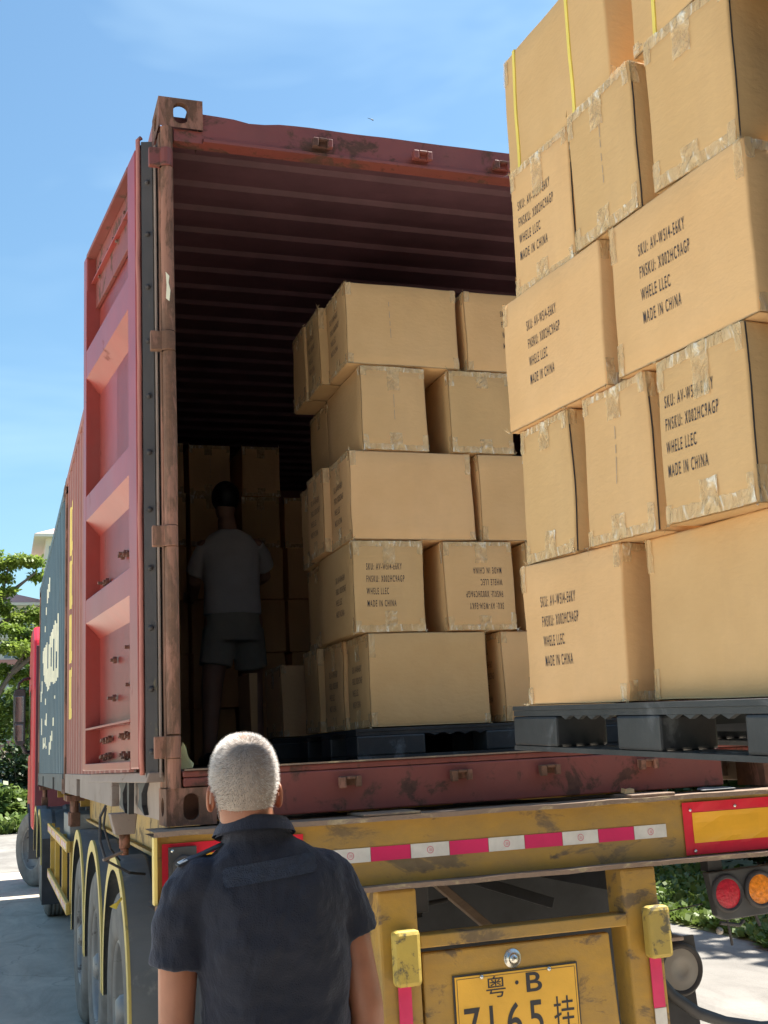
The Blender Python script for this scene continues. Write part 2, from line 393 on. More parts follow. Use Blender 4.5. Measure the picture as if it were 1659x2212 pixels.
def bush(x, y, rad, h, label, leaf='leaf2', n=1500, size=.16, seed=1, group='shrubs along the verge', name='shrub'):
    random.seed(seed)
    t = thing(name, label, 'shrub', (x, y, GZ), 0, group)
    st = MB()
    for i in range(5):
        a = random.uniform(0, 6.28); st.tube([(x, y, GZ), (x + math.cos(a) * rad * .6, y + math.sin(a) * rad * .6, GZ + h * .8)], [.03, .012], 5, cap=False)
    st.build('stems', 'bark', t)
    pts = []
    for i in range(7):
        c = (x + random.uniform(-.5, .5) * rad, y + random.uniform(-.5, .5) * rad, GZ + h * random.uniform(.3, .75))
        pts += blob(c, rad * .62, n // 7, h / rad * .5)
    pts = [(Vector((p.x, p.y, max(p.z, GZ + .03))), s_) for p, s_ in pts]
    leaves(pts, size, leaf, 'foliage', t, .5, -.1)
    return t
# left: feathery tree over a lane-side thicket, pale towers behind
def feather_tree():
    random.seed(3)
    t = thing('roadside_tree', 'feathery light green tree left of the truck with an open crown', 'tree', (-2.2, 31, GZ), 0, 'trees beyond the lane')
    tr = MB(); tr.tube([(-2.2, 31, GZ - .2), (-2.0, 31, .8), (-1.6, 31, 2.6)], [.24, .18, .13], 10); tr.build('trunk', 'bark', t, True)
    br = MB(); pts = []
    def branch(p): br.tube(p, [.10 - .08 * i / (len(p) - 1) for i in range(len(p))], 6, cap=False)
    branch([(-1.9, 31, 1.3), (-.6, 31, 2.2), (.0, 31, 3.2), (.45, 31.2, 3.9), (1.0, 31.5, 4.3)]); branch([(-.2, 31, 2.9), (.5, 31, 3.5), (1.2, 31, 3.6)])
    branch([(-1.6, 31, 2.6), (-.9, 31, 4.4), (-.45, 31, 5.2), (-.2, 31, 6.4)]); branch([(-.6, 31, 5.0), (-.1, 31, 5.4), (.5, 31, 5.9)]); branch([(-1.6, 31, 2.6), (-2.4, 31, 4.8), (-3.0, 31.5, 6.3)]); branch([(-.9, 31, 4.2), (-.2, 31, 4.5), (.6, 31, 4.9)])
    cl = [(-.35, 6.15, .34), (.05, 6.3, .30), (.42, 6.25, .30), (-.5, 5.75, .32), (.62, 5.85, .26), (-.3, 5.35, .22), (-.45, 4.85, .34), (.05, 4.55, .30), (.45, 4.75, .34), (.8, 4.6, .34), (-.3, 4.2, .34), (.3, 4.05, .38), (.7, 4.0, .36), (-.1, 3.65, .4), (.5, 3.5, .4), (.9, 3.7, .4), (-.4, 3.1, .4), (.15, 2.9, .45), (.75, 2.9, .45), (1.2, 4.2, .5), (1.5, 3.4, .6)]
    for k in range(34): cl.append((random.uniform(-4.6, -.9), random.uniform(3.4, 6.8), random.uniform(.35, .6)))
    for (x, z, r_) in cl:
        n_ = int(1500 * r_)
        c = (x, 31 + random.uniform(-.7, .7), z); pts += blob(c, r_ * 1.35, n_, .40)
    tr2 = leaves(pts, .15, 'leaf1', 'crown', t, .26, .25); br.build('branches', 'bark', t, True)
feather_tree()
tree(3.4, 40, 7.4, 3.2, 'tall bright green tree partly hidden by the blue container', 'leaf1', 7000, .26, seed=5)
tree(-6.5, 40, 9.5, 4.0, 'broad green tree at the far left edge behind the lane', 'leaf1', 8000, .28, seed=8)
tree(.2, 44, 4.6, 4.6, 'low bright yellow-green tree behind the feathery tree', 'leaf3', 9000, .26, seed=12)
for i, (x, y, r_, h, lf, lb) in enumerate([
    (-1.6, 34.5, 1.6, 2.6, 'leaf2', 'dark rounded shrub at the left picture edge beyond the lane'),
    (.3, 35.5, 1.5, 3.0, 'leaf2', 'dark tall shrub beyond the lane behind the truck mirror'),
    (1.8, 35, 1.6, 2.8, 'leaf2', 'dark shrub beyond the lane behind the red cab'),
    (-.5, 32.2, .9, 1.3, 'leaf3', 'low pale green shrub on the verge below the truck mirror'),
    (.6, 32.0, .8, 1.1, 'leaf3', 'low pale shrub on the verge beside the front wheel'),
    (-3.2, 34, 1.8, 2.6, 'leaf2', 'dark shrub beyond the left edge of the lane')]):
    bush(x, y, r_, h, lb, lf, 2200, .16, 30 + i)
# roadside ground cover and verge plants
def scatter(n, fx, size, mat, name, label):
    random.seed(n)
    pts = [(fx(), 1) for _ in range(n)]
    tag(leaves(pts, size, mat, name, None, .5, 0, up=True), label, 'ground cover', kind='stuff')
scatter(9000, lambda: Vector((random.uniform(-5, 5), 29.6 + random.random() ** 1.6 * 5, GZ + random.random() ** 2 * .45)), .16, 'leaf3', 'verge_grass', 'bright grass and weeds along the far verge')
def gc():
    y = random.uniform(2, 14); e = 4.75 + .105 * y + .25 * noise.noise(Vector((y * .7, 3, 0)))
    x = e + random.random() ** 1.3 * 1.9
    return Vector((x, y, GZ + .01 + random.random() ** 1.5 * min(.16, .04 + (x - e) * .12)))
scatter(22000, gc, .075, 'leaf3', 'ground_cover', 'bright leafy ground cover beside the concrete at right')
for i, (x, y) in enumerate(((12.9, 4.4), (13.0, 9.0), (12.6, 13.8))):  # trees put in to keep the sun off the hedge
    tree(x, y, 8.2, 3.0, 'unseen shade tree added behind the hedge at right, ' + ['nearest', 'second', 'farthest'][i] + ' of three', 'leaf2', 7000, .3, seed=80 + i, group='added shade trees behind the hedge')
HL = ['nearest the picture edge beyond the amber tail lamp', 'seen between the rear beam and the red tail lamp', 'seen behind the red tail lamp and its panel',
      'seen behind the right bumper post', 'farthest along the right side of the trailer', 'beyond the farthest one, mostly hidden by the trailer']
for i in range(6):
    y = 4.6 + i * 1.7
    bush(7.9 + .2 * math.sin(i * 2) + i * .12, y, 1.3, 2.7 + .3 * math.sin(i), 'dark glossy hedge shrub ' + HL[i], 'leaf2', 9000, .10, 60 + i, 'hedge shrubs right of the trailer', 'hedge_shrub')
# apartment towers
def tower(name, x0, x1, y, top, floors, fh, label, eave=1.2, rh=2.2, cols=3, wy=0):
    t = thing(name, label, 'building', ((x0 + x1) / 2, y + 6, GZ), 0, 'distant apartment blocks')
    b = MB(); b.box(x0, x1, y, y + 12, GZ, top); b.build('wall', 'bwall', t)
    r_ = MB(); cx = (x0 + x1) / 2
    r_.hexa([(x0 - eave, y - eave, top + .003), (x1 + eave, y - eave, top + .003), (x1 + eave, y + 12 + eave, top + .003), (x0 - eave, y + 12 + eave, top + .003),
             (cx - 2, y + 5, top + rh), (cx + 2, y + 5, top + rh), (cx + 2, y + 7, top + rh), (cx - 2, y + 7, top + rh)])
    r_.build('roof', 'broof', t)
    e = MB(); e.box(x0 - eave - .03, x1 + eave + .03, y - eave - .03, y + 12 + eave + .03, top - .30, top); e.build('eave', 'bwall', t)
    for k in range(floors):
        z = top - 1.0 - k * fh
        bb = MB(); bb.box(x0 - .15, x1 + .15, y - .25, y - .003, z - fh * .98, z - fh * .78); bb.build('floor_band', 'bpink' if k % 3 == 1 else 'bwall', t)
        for c in range(cols):
            wx = x0 + (x1 - x0) * (c + .5) / cols; ww = (x1 - x0) / cols * .36
            wn = MB(); wn.box(wx - ww, wx + ww, y - .06, y + .1, z - fh * .72, z - .12); f = wn.build('window', 'bwin', t)
            wf = MB(); wf.box(wx - .07, wx + .07, y - .1, y - .063, z - fh * .72, z - .12); wf.box(wx - ww, wx - .073, y - .1, y - .063, z - fh * .4, z - fh * .36); wf.box(wx + .073, wx + ww, y - .1, y - .063, z - fh * .4, z - fh * .36)
            wf.build('frame', 'bwall', f)
tower('apartment_tower', 4.1, 13, 120, 24.4, 9, 2.9, 'tall pale apartment tower with pink hipped roof above the blue container', cols=4)
tower('apartment_block', -9, 4.2, 128, 18.3, 6, 2.9, 'lower pale apartment block with pink roof seen through the tree', cols=6, eave=.9)
tower('apartment_house', -30, -10, 140, 20, 6, 2.9, 'pale apartment block beyond the left picture edge', cols=7)

# ------------------------------------------------------------------ containers
W_, H_ = 2.438, 2.591
def oval_casting(name, x0, z0, y0, front_sign, parent, mat, flip=1):
    """corner casting 162 x 178 x 118 with an oval hole in the end face and one in the side"""
    b = MB(); x1 = x0 + .162; z1 = z0 + .118; y1 = y0 + .178; t = .028
    cx = (x0 + x1) / 2; cz = (z0 + z1) / 2; K = 20
    def ring_face(yf, yb):
        hole = []; outer = []
        for k in range(K):
            a = 2 * math.pi * k / K; ca, sa = math.cos(a), math.sin(a)
            hx = .026 * ca; hz = (.018 if sa > 0 else -.018) * (abs(sa) > .01) + .024 * sa
            hole.append((cx + hx * 1.05, cz + hz * 1.0))
            s_ = min(.081 / max(abs(ca), 1e-6), .059 / max(abs(sa), 1e-6)); outer.append((cx + ca * s_, cz + sa * s_))
        # square up nearest outer vertices to the corners
        for (qx, qz) in ((x0, z0), (x1, z0), (x1, z1), (x0, z1)):
            k = min(range(K), key=lambda i: (outer[i][0] - qx) ** 2 + (outer[i][1] - qz) ** 2); outer[k] = (qx, qz)
        for k in range(K):
            j = (k + 1) % K
            b.quad((outer[k][0], yf, outer[k][1]), (outer[j][0], yf, outer[j][1]), (hole[j][0], yf, hole[j][1]), (hole[k][0], yf, hole[k][1]))
            b.quad((hole[k][0], yf, hole[k][1]), (hole[j][0], yf, hole[j][1]), (hole[j][0], yb, hole[j][1]), (hole[k][0], yb, hole[k][1]))
    if front_sign < 0: ring_face(y0, y0 + t)
    else: ring_face(y1, y1 - t)
    # remaining shell: outer side, inner side, top, bottom; open to the inside so the hole reads dark
    def shell(xa, xb):
        xs = x0 if xa < xb else x1
        hole = []; outer = []; cy = (y0 + y1) / 2
        for k in range(K):
            a = 2 * math.pi * k / K; ca, sa = math.cos(a), math.sin(a)
            hole.append((cy + .035 * ca, cz + .030 * sa)); s_ = min(.089 / max(abs(ca), 1e-6), .059 / max(abs(sa), 1e-6)); outer.append((cy + ca * s_, cz + sa * s_))
        for (qy, qz) in ((y0, z0), (y1, z0), (y1, z1), (y0, z1)):
            k = min(range(K), key=lambda i: (outer[i][0] - qy) ** 2 + (outer[i][1] - qz) ** 2); outer[k] = (qy, qz)
        for k in range(K):
            j = (k + 1) % K
            b.quad((xs, outer[k][0], outer[k][1]), (xs, outer[j][0], outer[j][1]), (xs, hole[j][0], hole[j][1]), (xs, hole[k][0], hole[k][1]))
            xi = xs + (.014 if xa < xb else -.014)
            b.quad((xs, hole[k][0], hole[k][1]), (xs, hole[j][0], hole[j][1]), (xi, hole[j][0], hole[j][1]), (xi, hole[k][0], hole[k][1]))
    left = flip > 0
    shell(0, 1) if left else shell(1, 0)
    xin = x1 if left else x0
    b.quad((xin, y0, z0), (xin, y1, z0), (xin, y1, z1), (xin, y0, z1))
    if z0 < 1:
        b.box(x0 + .03, x1 - .03, y0 + .12, y0 + .13, z0 + .004, z1 - .004)
        b.quad((x0, y0, z0), (x1, y0, z0), (x1, y1, z0), (x0, y1, z0)); b.quad((x0, y0, z1), (x1, y0, z1), (x1, y1, z1), (x0, y1, z1))
    else:   # top castings: sky shows through the end hole, so the back stays open; top plate has a slot
        for (ya, yb) in ((y0, y0 + .05), (y1 - .05, y1)): b.quad((x0, ya, z1), (x1, ya, z1), (x1, yb, z1), (x0, yb, z1))
        b.quad((x0, y0 + .05, z1), (x0 + .045, y0 + .05, z1), (x0 + .045, y1 - .05, z1), (x0, y1 - .05, z1)); b.quad((x1 - .045, y0 + .05, z1), (x1, y0 + .05, z1), (x1, y1 - .05, z1), (x1 - .045, y1 - .05, z1))
    return b.build(name, mat, parent)
PITCH = .278
def corr_wall(b, xo, depth, y0, y1, z0, z1, mi=0):
    """corrugated side sheet; xo = outer plane, depth towards the inside (signed)"""
    y = y0; pts = [(xo + depth, y)]
    n = int((y1 - y0) / PITCH)
    off = ((y1 - y0) - n * PITCH) / 2; y += off
    for i in range(n):
        pts += [(xo + depth, y + .03), (xo, y + .07), (xo, y + .155), (xo + depth, y + .195)]; y += PITCH
    pts.append((xo + depth, y1))
    for (a, c) in zip(pts, pts[1:]): b.quad((a[0], a[1], z0), (c[0], c[1], z0), (c[0], c[1], z1), (a[0], a[1], z1), mi)
    return [y0 + off + i * PITCH + .07 for i in range(n)]
def container(y0, label, paint, railm, postm, is_open, inside='inside'):
    L = 6.058; y1 = y0 + L
    t = thing('shipping_container', label, 'container', (W_ / 2, y0, 0), 0)
    for (x, fl) in ((0, 1), (W_ - .162, -1)):
        for z in (0, H_ - .118):
            oval_casting('corner_casting', x, z, y0, -1, t, postm, fl); oval_casting('corner_casting', x, z, y1 - .178, 1, t, postm, fl)
    ridges = None
    for sx, xo, dep in ((0, .006, .036), (1, W_ - .006, -.036)):
        b = MB(); rr = corr_wall(b, xo, dep, y0 + .13, y1 - .10, .16, H_ - .06); b.build('side_wall', [paint], t)
        if sx == 0: ridges = rr
        il = MB(); corr_wall(il, xo + (.003 if sx == 0 else -.003), dep, y0 + .13, y1 - .10, .16, H_ - .06); il.build('inner_lining', [inside], t)
    b = MB()
    b.box(.0, .06, y0 + .18, y1 - .18, H_ - .075, H_ - .012); b.box(W_ - .06, W_, y0 + .18, y1 - .18, H_ - .075, H_ - .012); b.build('top_rail', paint, t, bevel=.004)
    b = MB()
    for x0, x1 in ((.004, .05), (W_ - .05, W_ - .004)):
        ys = [y0 + .178, y0 + 1.55, y0 + 1.91, y0 + 4.13, y0 + 4.49, y1 - .178]
        for k in range(5):
            if k % 2 == 0: b.box(x0, x1, ys[k], ys[k + 1], .012, .158)
            else: b.box(x0, x1, ys[k], ys[k + 1], .125, .158)
    b.build('bottom_rail', railm, t, bevel=.003)
    pk = MB()
    for ya in (1.55, 4.13):
        pk.box(.03, W_ - .03, y0 + ya + .002, y0 + ya + .358, .118, .124)
    pk.build('fork_pocket', 'dark', t)
    # floor, roof, front wall
    b = MB(); b.box(.05, W_ - .05, y0 + .10, y1 - .06, .145, .172); b.build('floor', 'floorboard', t)
    xm = MB()
    for k in range(12): xm.box(.05, W_ - .05, y0 + .4 + k * .47, y0 + .45 + k * .47, .03, .144)
    xm.build('cross_members', railm, t)
    b = MB(); y = y0 + .08; pts = [(y, H_ - .03)]
    while y < y1 - .25:
        pts += [(y + .045, H_ - .03), (y + .059, H_ - .05), (y + .150, H_ - .05), (y + .164, H_ - .03)]; y += .209
    pts.append((y1 - .05, H_ - .03))
    for (a, c) in zip(pts, pts[1:]): b.quad((.03, a[0], a[1]), (W_ - .03, a[0], a[1]), (W_ - .03, c[0], c[1]), (.03, c[0], c[1]))
    b.build('roof', inside if is_open else paint, t)
    b = MB(); b.box(.03, W_ - .03, y1 - .05, y1 - .02, .15, H_ - .022); b.build('front_wall', paint, t)
    er = MB(); er.box(.1625, W_ - .1625, y1 - .0195, y1 - .003, .02, H_ - .02); er.build('end_frame', paint, t)
    if not is_open:
        er = MB(); er.box(.1, W_ - .1, y0 + .02, y0 + .05, .119, H_ - .119); er.box(.1625, W_ - .1625, y0 + .004, y0 + .06, H_ - .1185, H_ - .02); er.box(.1625, W_ - .1625, y0 + .004, y0 + .06, .02, .1185); er.build('rear_doors', paint, t)
    for x0, x1, yy in ((.0, .10, y1 - .12), (W_ - .10, W_, y1 - .12)):
        p = MB(); p.box(x0 + .002, x1 - .002, yy, y1 - .002, .118, H_ - .118); p.build('corner_post', postm, t, bevel=.006)
    return t, ridges
M['floorboard'] = plain('dusty_plywood_floor', (.09, .075, .065), .85, var=.3, vs=5)
RC, rr = container(0, 'open rust red shipping container at the rear of the trailer, half loaded with cartons', 'maroon_wall', 'railgrey', 'rust', True)
BC, br_ = container(6.134, 'dark blue shipping container with cream lettering, in front of the red one', 'blue', 'bluerail' if 'bluerail' in M else 'blue', 'rust', False)
# rear frame of the red container
def rear_frame(t):
    # posts: J-section column whose inner face bounds the opening
    for sx in (0, 1):
        f = (lambda x: x) if sx == 0 else (lambda x: W_ - x)
        b = MB()
        def bx(xa, xb, ya, yb, za, zb): b.box(min(f(xa), f(xb)), max(f(xa), f(xb)), ya, yb, za, zb)
        bx(.006, .056, .05, .20, .118, H_ - .118)
        b.build('corner_post', 'rust', t, bevel=.004)
        # hinge column in front of the post
        segs = [(.118, .213), (.292, .913), (.988, 1.609), (1.685, 2.313), (2.387, 2.473)]
        for (za, zb) in segs:
            c = MB(); x = f(.030); c.tube([(x, .018, za), (x + random.uniform(-.002, .002), .018, (za + zb) / 2), (x, .018, zb)], .0225, 14); c.box(min(f(.012), f(.052)), max(f(.012), f(.052)), .02, .05, za, zb)
            c.build('hinge_pipe', 'rust', t, smooth=False)
        for z in (.213, .913, 1.609, 2.313):
            c = MB(); c.tube([(f(.026), .016, z + .002), (f(.026), .016, z + .073)], .026, 14); c.box(min(f(-.035), f(.02)), max(f(-.035), f(.02)), .004, .03, z + .002, z + .073)
            c.build('hinge_knuckle', 'maroon' if z > 2 else 'rust', t, bevel=.003)
    # header (door head) with dents
    b = MB(); K = 36; x0, x1 = .162, W_ - .162
    def hz(x): return -.004 * math.exp(-((x - .36) / .06) ** 2) * 4 + .004 * noise.noise(Vector((x * 6, 0, 0)))
    for i in range(K):
        a = x0 + (x1 - x0) * i / K; c = x0 + (x1 - x0) * (i + 1) / K
        for (p, q) in (((.03, 2.553), (.012, 2.545)), ((.012, 2.545), (.012, 2.445)), ((.012, 2.445), (-.004, 2.437)), ((-.004, 2.437), (-.004, 2.425)), ((-.004, 2.425), (.06, 2.425)), ((.06, 2.425), (.06, 2.51)), ((.20, 2.553), (.03, 2.553))):
            b.quad((a, p[0], p[1] + hz(a) * (p[1] > 2.5)), (c, p[0], p[1] + hz(c) * (p[1] > 2.5)), (c, q[0], q[1] + hz(c) * (q[1] > 2.5)), (a, q[0], q[1] + hz(a) * (q[1] > 2.5)))
    b.box(.056, .162, .012, .06, 2.425, 2.472); b.box(W_ - .162, W_ - .056, .012, .06, 2.425, 2.472)
    b.build('header', 'maroon', t)
    # sill
    b = MB(); b.box(.165, 2.09, .0, .05, .012, .150); b.box(.054, W_ - .054, .004, .10, .1515, .172); b.box(.056, .164, .005, .05, .121, .150); b.box(2.0901, W_ - .056, .03, .05, .121, .150)
    b.build('sill', 'maroon', t, bevel=.005)
    ch = MB(); ch.box(.06, W_ - .06, -.004, .03, .1725, .178); ch.build('sill_lip', 'flange', t)
    for x in (.613, 1.018, 1.36, 1.763):
        for z, mt in ((2.468, 'maroon'), (.108, 'rust')):
            k = MB(); k.box(x - .038, x + .038, -.012, .0, z - .012, z + .018); k.box(x - .040, x - .018, -.034, -.0125, z - .02, z + .016); k.box(x + .018, x + .038, -.030, -.0125, z - .018, z + .018); k.box(x - .017, x + .017, -.032, -.0125, z + .008, z + .018)
            if z > 1: k.box(x - .035, x + .035, -.0125 + .001, .012, z - .01, z + .012)
            k.build('lock_keeper', mt, t, bevel=.003)
rear_frame(RC)
# open left door, folded back against the side, inner face outwards
def left_door(t):
    P0 = Vector((-.0125, .1205, 0)); d = Vector((-.1090, .994, 0)).normalized(); n = Vector((-d.y, d.x, 0))   # n points out to -x
    def P(s, o, z): return P0 + d * s + n * o + Vector((0, 0, z))
    z0, z1 = .185, 2.455; s0, s1 = .0, 1.085
    dr = MB()
    # back skin
    dr.hexa([P(s0, -.012, z0), P(s1, -.012, z0), P(s1, -.008, z0), P(s0, -.008, z0), P(s0, -.012, z1), P(s1, -.012, z1), P(s1, -.008, z1), P(s0, -.008, z1)])
    # pressed panel profile (z, offset); frame plane offset .052, recess -.002
    F, Rr = .050, -.008
    prof = [(z0 + .03, Rr), (.36, Rr), (.725, Rr), (.79, F), (.885, F), (.890, F - .003), (.898, Rr), (1.165, Rr), (1.23, F), (1.335, F), (1.34, F - .003), (1.348, Rr), (1.80, Rr), (1.87, F), (1.995, F), (2.0, F - .003), (2.008, Rr), (2.28, Rr)]
    a, c = .175, 1.015
    bev = .014
    for (p, q) in zip(prof, prof[1:]):
        dr.quad(P(a + (bev if p[1] < .02 else 0), p[1], p[0]), P(c - (bev if p[1] < .02 else 0) * .2, p[1], p[0]), P(c - (bev if q[1] < .02 else 0) * .2, q[1], q[0]), P(a + (bev if q[1] < .02 else 0), q[1], q[0]))
    for ss, sg in ((a, 1), (c, -1)):
        for (p, q) in zip(prof, prof[1:]):
            e = bev * sg * (1 if ss == a else .2)
            dr.quad(P(ss, F, p[0]), P(ss + (e if p[1] < .02 else 0), p[1], p[0]), P(ss + (e if q[1] < .02 else 0), q[1], q[0]), P(ss, F, q[0]))
    door = dr.build('door', 'door', t)
    def part(name, s_a, s_b, o_a, o_b, za, zb, mat, bev_=.003):
        b = MB(); b.hexa([P(s_a, o_a, za), P(s_b, o_a, za), P(s_b, o_b, za), P(s_a, o_b, za), P(s_a, o_a, zb), P(s_b, o_a, zb), P(s_b, o_b, zb), P(s_a, o_b, zb)])
        return b.build(name, mat, door, bevel=bev_)
    part('door_stile', .045, .175, -.006, .0515, z0, z1, 'door', .006)
    part('door_stile', 1.015, s1, -.006, .0505, z0, z1 - .003, 'door', .006)
    part('door_rail', .176, 1.014, -.006, .010, 2.20, 2.452, 'maroon', .002)
    part('door_rail', .176, 1.014, .0101, .052, 2.435, 2.452, 'maroon', .002)
    part('door_ledge', .176, 1.014, .0101, .030, 2.315, 2.322, 'door', .001)
    part('door_ledge', .176, 1.014, .0005, .052, .348, .356, 'door', .001)
    part('door_rail', .176, 1.014, -.006, .052, z0, z0 + .028, 'door', .002)
    # edge strips toward the camera: red return, painted seal, black gasket with bolts, thin metal lip
    part('edge_return', .006, .0445, -.006, .046, z0 - .01, z1, 'maroon', .003)
    b = MB(); pa = [P(-.004 + .004 * noise.noise(Vector((k * .7, 0, 0))), .050 + .004 * noise.noise(Vector((k * .5, 5, 0))), z0 - .02 + (z1 - z0 + .03) * k / 24) for k in range(25)]
    pa.append(pa[-1] + Vector((.012, 0, .012))); b.tube(pa, .0085, 8); b.build('seal_strip', 'pinkseal', door, True)
    b = MB(); g0 = P(-.028, .0, 0); pa = [P(-.022 + .002 * noise.noise(Vector((k * .9, 2, 0))), .022, z0 - .03 + (z1 - z0 + .03) * k / 16) for k in range(17)]
    for p, q in zip(pa, pa[1:]):
        e = Vector((.019, -.005, 0)); f_ = Vector((0, .010, 0)); b.hexa([p - e, p + e, p + e + f_, p - e + f_, q - e, q + e, q + e + f_, q - e + f_])
    b.build('gasket', 'gasket', door)
    b = MB(); b.hexa([P(-.045, -.006, z0 - .03), P(-.045, -.001, z0 - .03), P(.01, -.001, z0 - .03), P(.01, -.006, z0 - .03), P(-.045, -.006, z1 - .02), P(-.045, -.001, z1 - .02), P(.01, -.001, z1 - .02), P(.01, -.006, z1 - .02)])
    b.build('metal_lip', 'railgrey', door)
    b = MB(); b.hexa([P(-.03, -.05, z0 - .045), P(.98, -.05, z0 - .045), P(.98, .045, z0 - .045), P(-.03, .045, z0 - .045), P(-.03, -.05, z0 - .012), P(.98, -.05, z0 - .012), P(.98, .035, z0 - .012), P(-.03, .035, z0 - .012)])
    b.build('bottom_gasket', 'railgrey', door, bevel=.004)
    for k in range(11):
        b = MB(); c_ = P(-.024, .022, .24 + k * .205); b.lathe(c_, (0, -1, 0), [(0, .009), (.007, .008), (.010, .0), (.011, -.003)], 10); b.build('bolt', 'rubber', door, True)
    def boltg(s_, z, k=1):
        for j in range(k):
            q = P(s_ + (j - (k - 1) / 2) * .05, -.002, z + random.uniform(-.006, .006)); b = MB(); e = q + n * random.uniform(.022, .036)
            b.tube([q, e], .007, 7); b.tube([q, q + n * .014], .0135, 6); b.build('bolt', 'bolt', door)
    random.seed(4)
    for (s_, z, k) in ((.30, 1.075, 1), (.30, 1.145, 1), (.45, .985, 3), (.30, .935, 1), (.82, .94, 2), (.35, .62, 1), (.65, .60, 1), (.35, .49, 1), (.66, .455, 1), (.80, .30, 3), (.45, .305, 3), (.80, .235, 3), (.45, .235, 3), (.22, 2.34, 1), (.36, 2.355, 1), (.50, 2.34, 1), (.53, 2.30, 1), (.60, 2.35, 1), (.70, 2.34, 1), (.86, 2.34, 2), (.9, 2.30, 1)):
        boltg(s_, z, k)
    # lock-rod cams hanging under the door on its outer side
    for s_ in (.42, .74):
        cm = MB(); o = -.04
        pts = [(-.075, .05), (.06, .05), (.03, .025), (.03, -.005), (.055, -.035), (-.055, -.065), (-.015, -.03), (-.012, .012)]
        cm.prism([P(s_ + a_, o, z0 - .10 + c_) for a_, c_ in pts], -n * .03); cm.build('lock_cam', 'dark', door, bevel=.002)
    cm = MB(); cm.hexa([P(.575, -.05, .02), P(.60, -.05, .02), P(.60, -.03, .02), P(.575, -.03, .02), P(.565, -.05, z0 - .05), P(.60, -.05, z0 - .05), P(.60, -.03, z0 - .05), P(.565, -.03, z0 - .05)]); cm.build('lock_cam', 'dark', door)
left_door(RC)
# blistered paint chip on the hinge pipe
b = MB(); b.poly([(.018, -.0052, 1.80), (.030, -.0056, 1.79), (.034, -.0056, 1.83), (.028, -.0056, 1.86), (.031, -.0056, 1.885), (.018, -.0052, 1.90), (.021, -.0052, 1.85)]); b.build('paint_chip', 'cream', RC)
# painted marks on the ridges of the corrugation
def stripes(t, ridges, marks, mat, name, x=.0045, snap=True):
    b = MB()
    for (y, za, zb) in marks:
        rg = min(ridges, key=lambda q: abs(q + .042 - y)) if snap else y - .042
        b.quad((.0385, rg - .0415, za), (x - .001, rg - .001, za), (x - .001, rg - .001, zb), (.0385, rg - .0415, zb)); b.quad((x, rg + .001, za), (x, rg + .02, za), (x, rg + .02, zb), (x, rg + .001, zb))
    b.build(name, mat, t)
marks = [(9.34, 2.12, 2.28), (9.61, 2.09, 2.25), (9.94, 2.07, 2.23), (10.2, 1.97, 2.06), (10.42, 1.8, 1.87), (11.07, 1.48, 1.63), (10.68, 1.31, 1.64), (10.4, 1.21, 1.62), (10.1, 1.17, 1.62), (9.8, 1.12, 1.62), (9.55, 1.05, 1.3), (9.29, 1.05, 1.54), (9.0, 1.07, 1.6), (8.8, 1.09, 1.25), (8.8, 1.45, 1.61), (8.5, 1.07, 1.61), (8.2, 1.03, 1.16), (8.2, 1.48, 1.62), (8.0, 1.02, 1.63), (7.75, 1.02, 1.14), (7.75, 1.3, 1.57), (7.46, 1.03, 1.63), (11.3, 1.13, 1.28), (11.5, 1.04, 1.17), (10.0, .93, 1.0), (8.0, .87, .9), (11.3, .62, .82), (9.72, .68, .82), (10.0, .70, .76), (8.16, .62, .7), (8.43, .48, .58), (8.77, .4, .54), (9.09, .35, .48), (10.72, .44, .57), (10.4, .45, .5), (9.8, .43, .46), (10.1, .46, .56)]
stripes(BC, br_, marks, 'cream', 'painted_logo')
yl = []
def yletter(z0, z1, bars):
    q = MB(); x = .0045
    y1 = 5.48
    for (ya, yb, za, zb) in bars:
        q.quad((x, y1 - ya, z0 + (z1 - z0) * za), (x, y1 - yb, z0 + (z1 - z0) * za), (x, y1 - yb, z0 + (z1 - z0) * zb), (x, y1 - ya, z0 + (z1 - z0) * zb))
    q.build('painted_letter', 'yletter', RC)
ry = min(rr, key=lambda q: abs(q - 5.3)); ry2 = min(rr, key=lambda q: abs(q - 5.0))
for (za, zb, kind) in ((1.83, 2.22, 'C'), (1.41, 1.79, 'C'), (.99, 1.365, 'L'), (.565, .94, 'C')):
    q = MB(); x = .0045
    q.quad((x, ry, za), (x, ry + .083, za), (x, ry + .083, zb), (x, ry, zb)); q.quad((.040, ry - .0415, za), (x, ry - .001, za), (x, ry - .001, zb), (.040, ry - .0415, zb))
    q.quad((x, ry2, za), (x, ry2 + .083, za), (x, ry2 + .083, za + .07), (x, ry2, za + .07))
    if kind == 'C': q.quad((x, ry2, zb - .07), (x, ry2 + .083, zb - .07), (x, ry2 + .083, zb), (x, ry2, zb))
    q.build('painted_letter', 'yletter', RC)

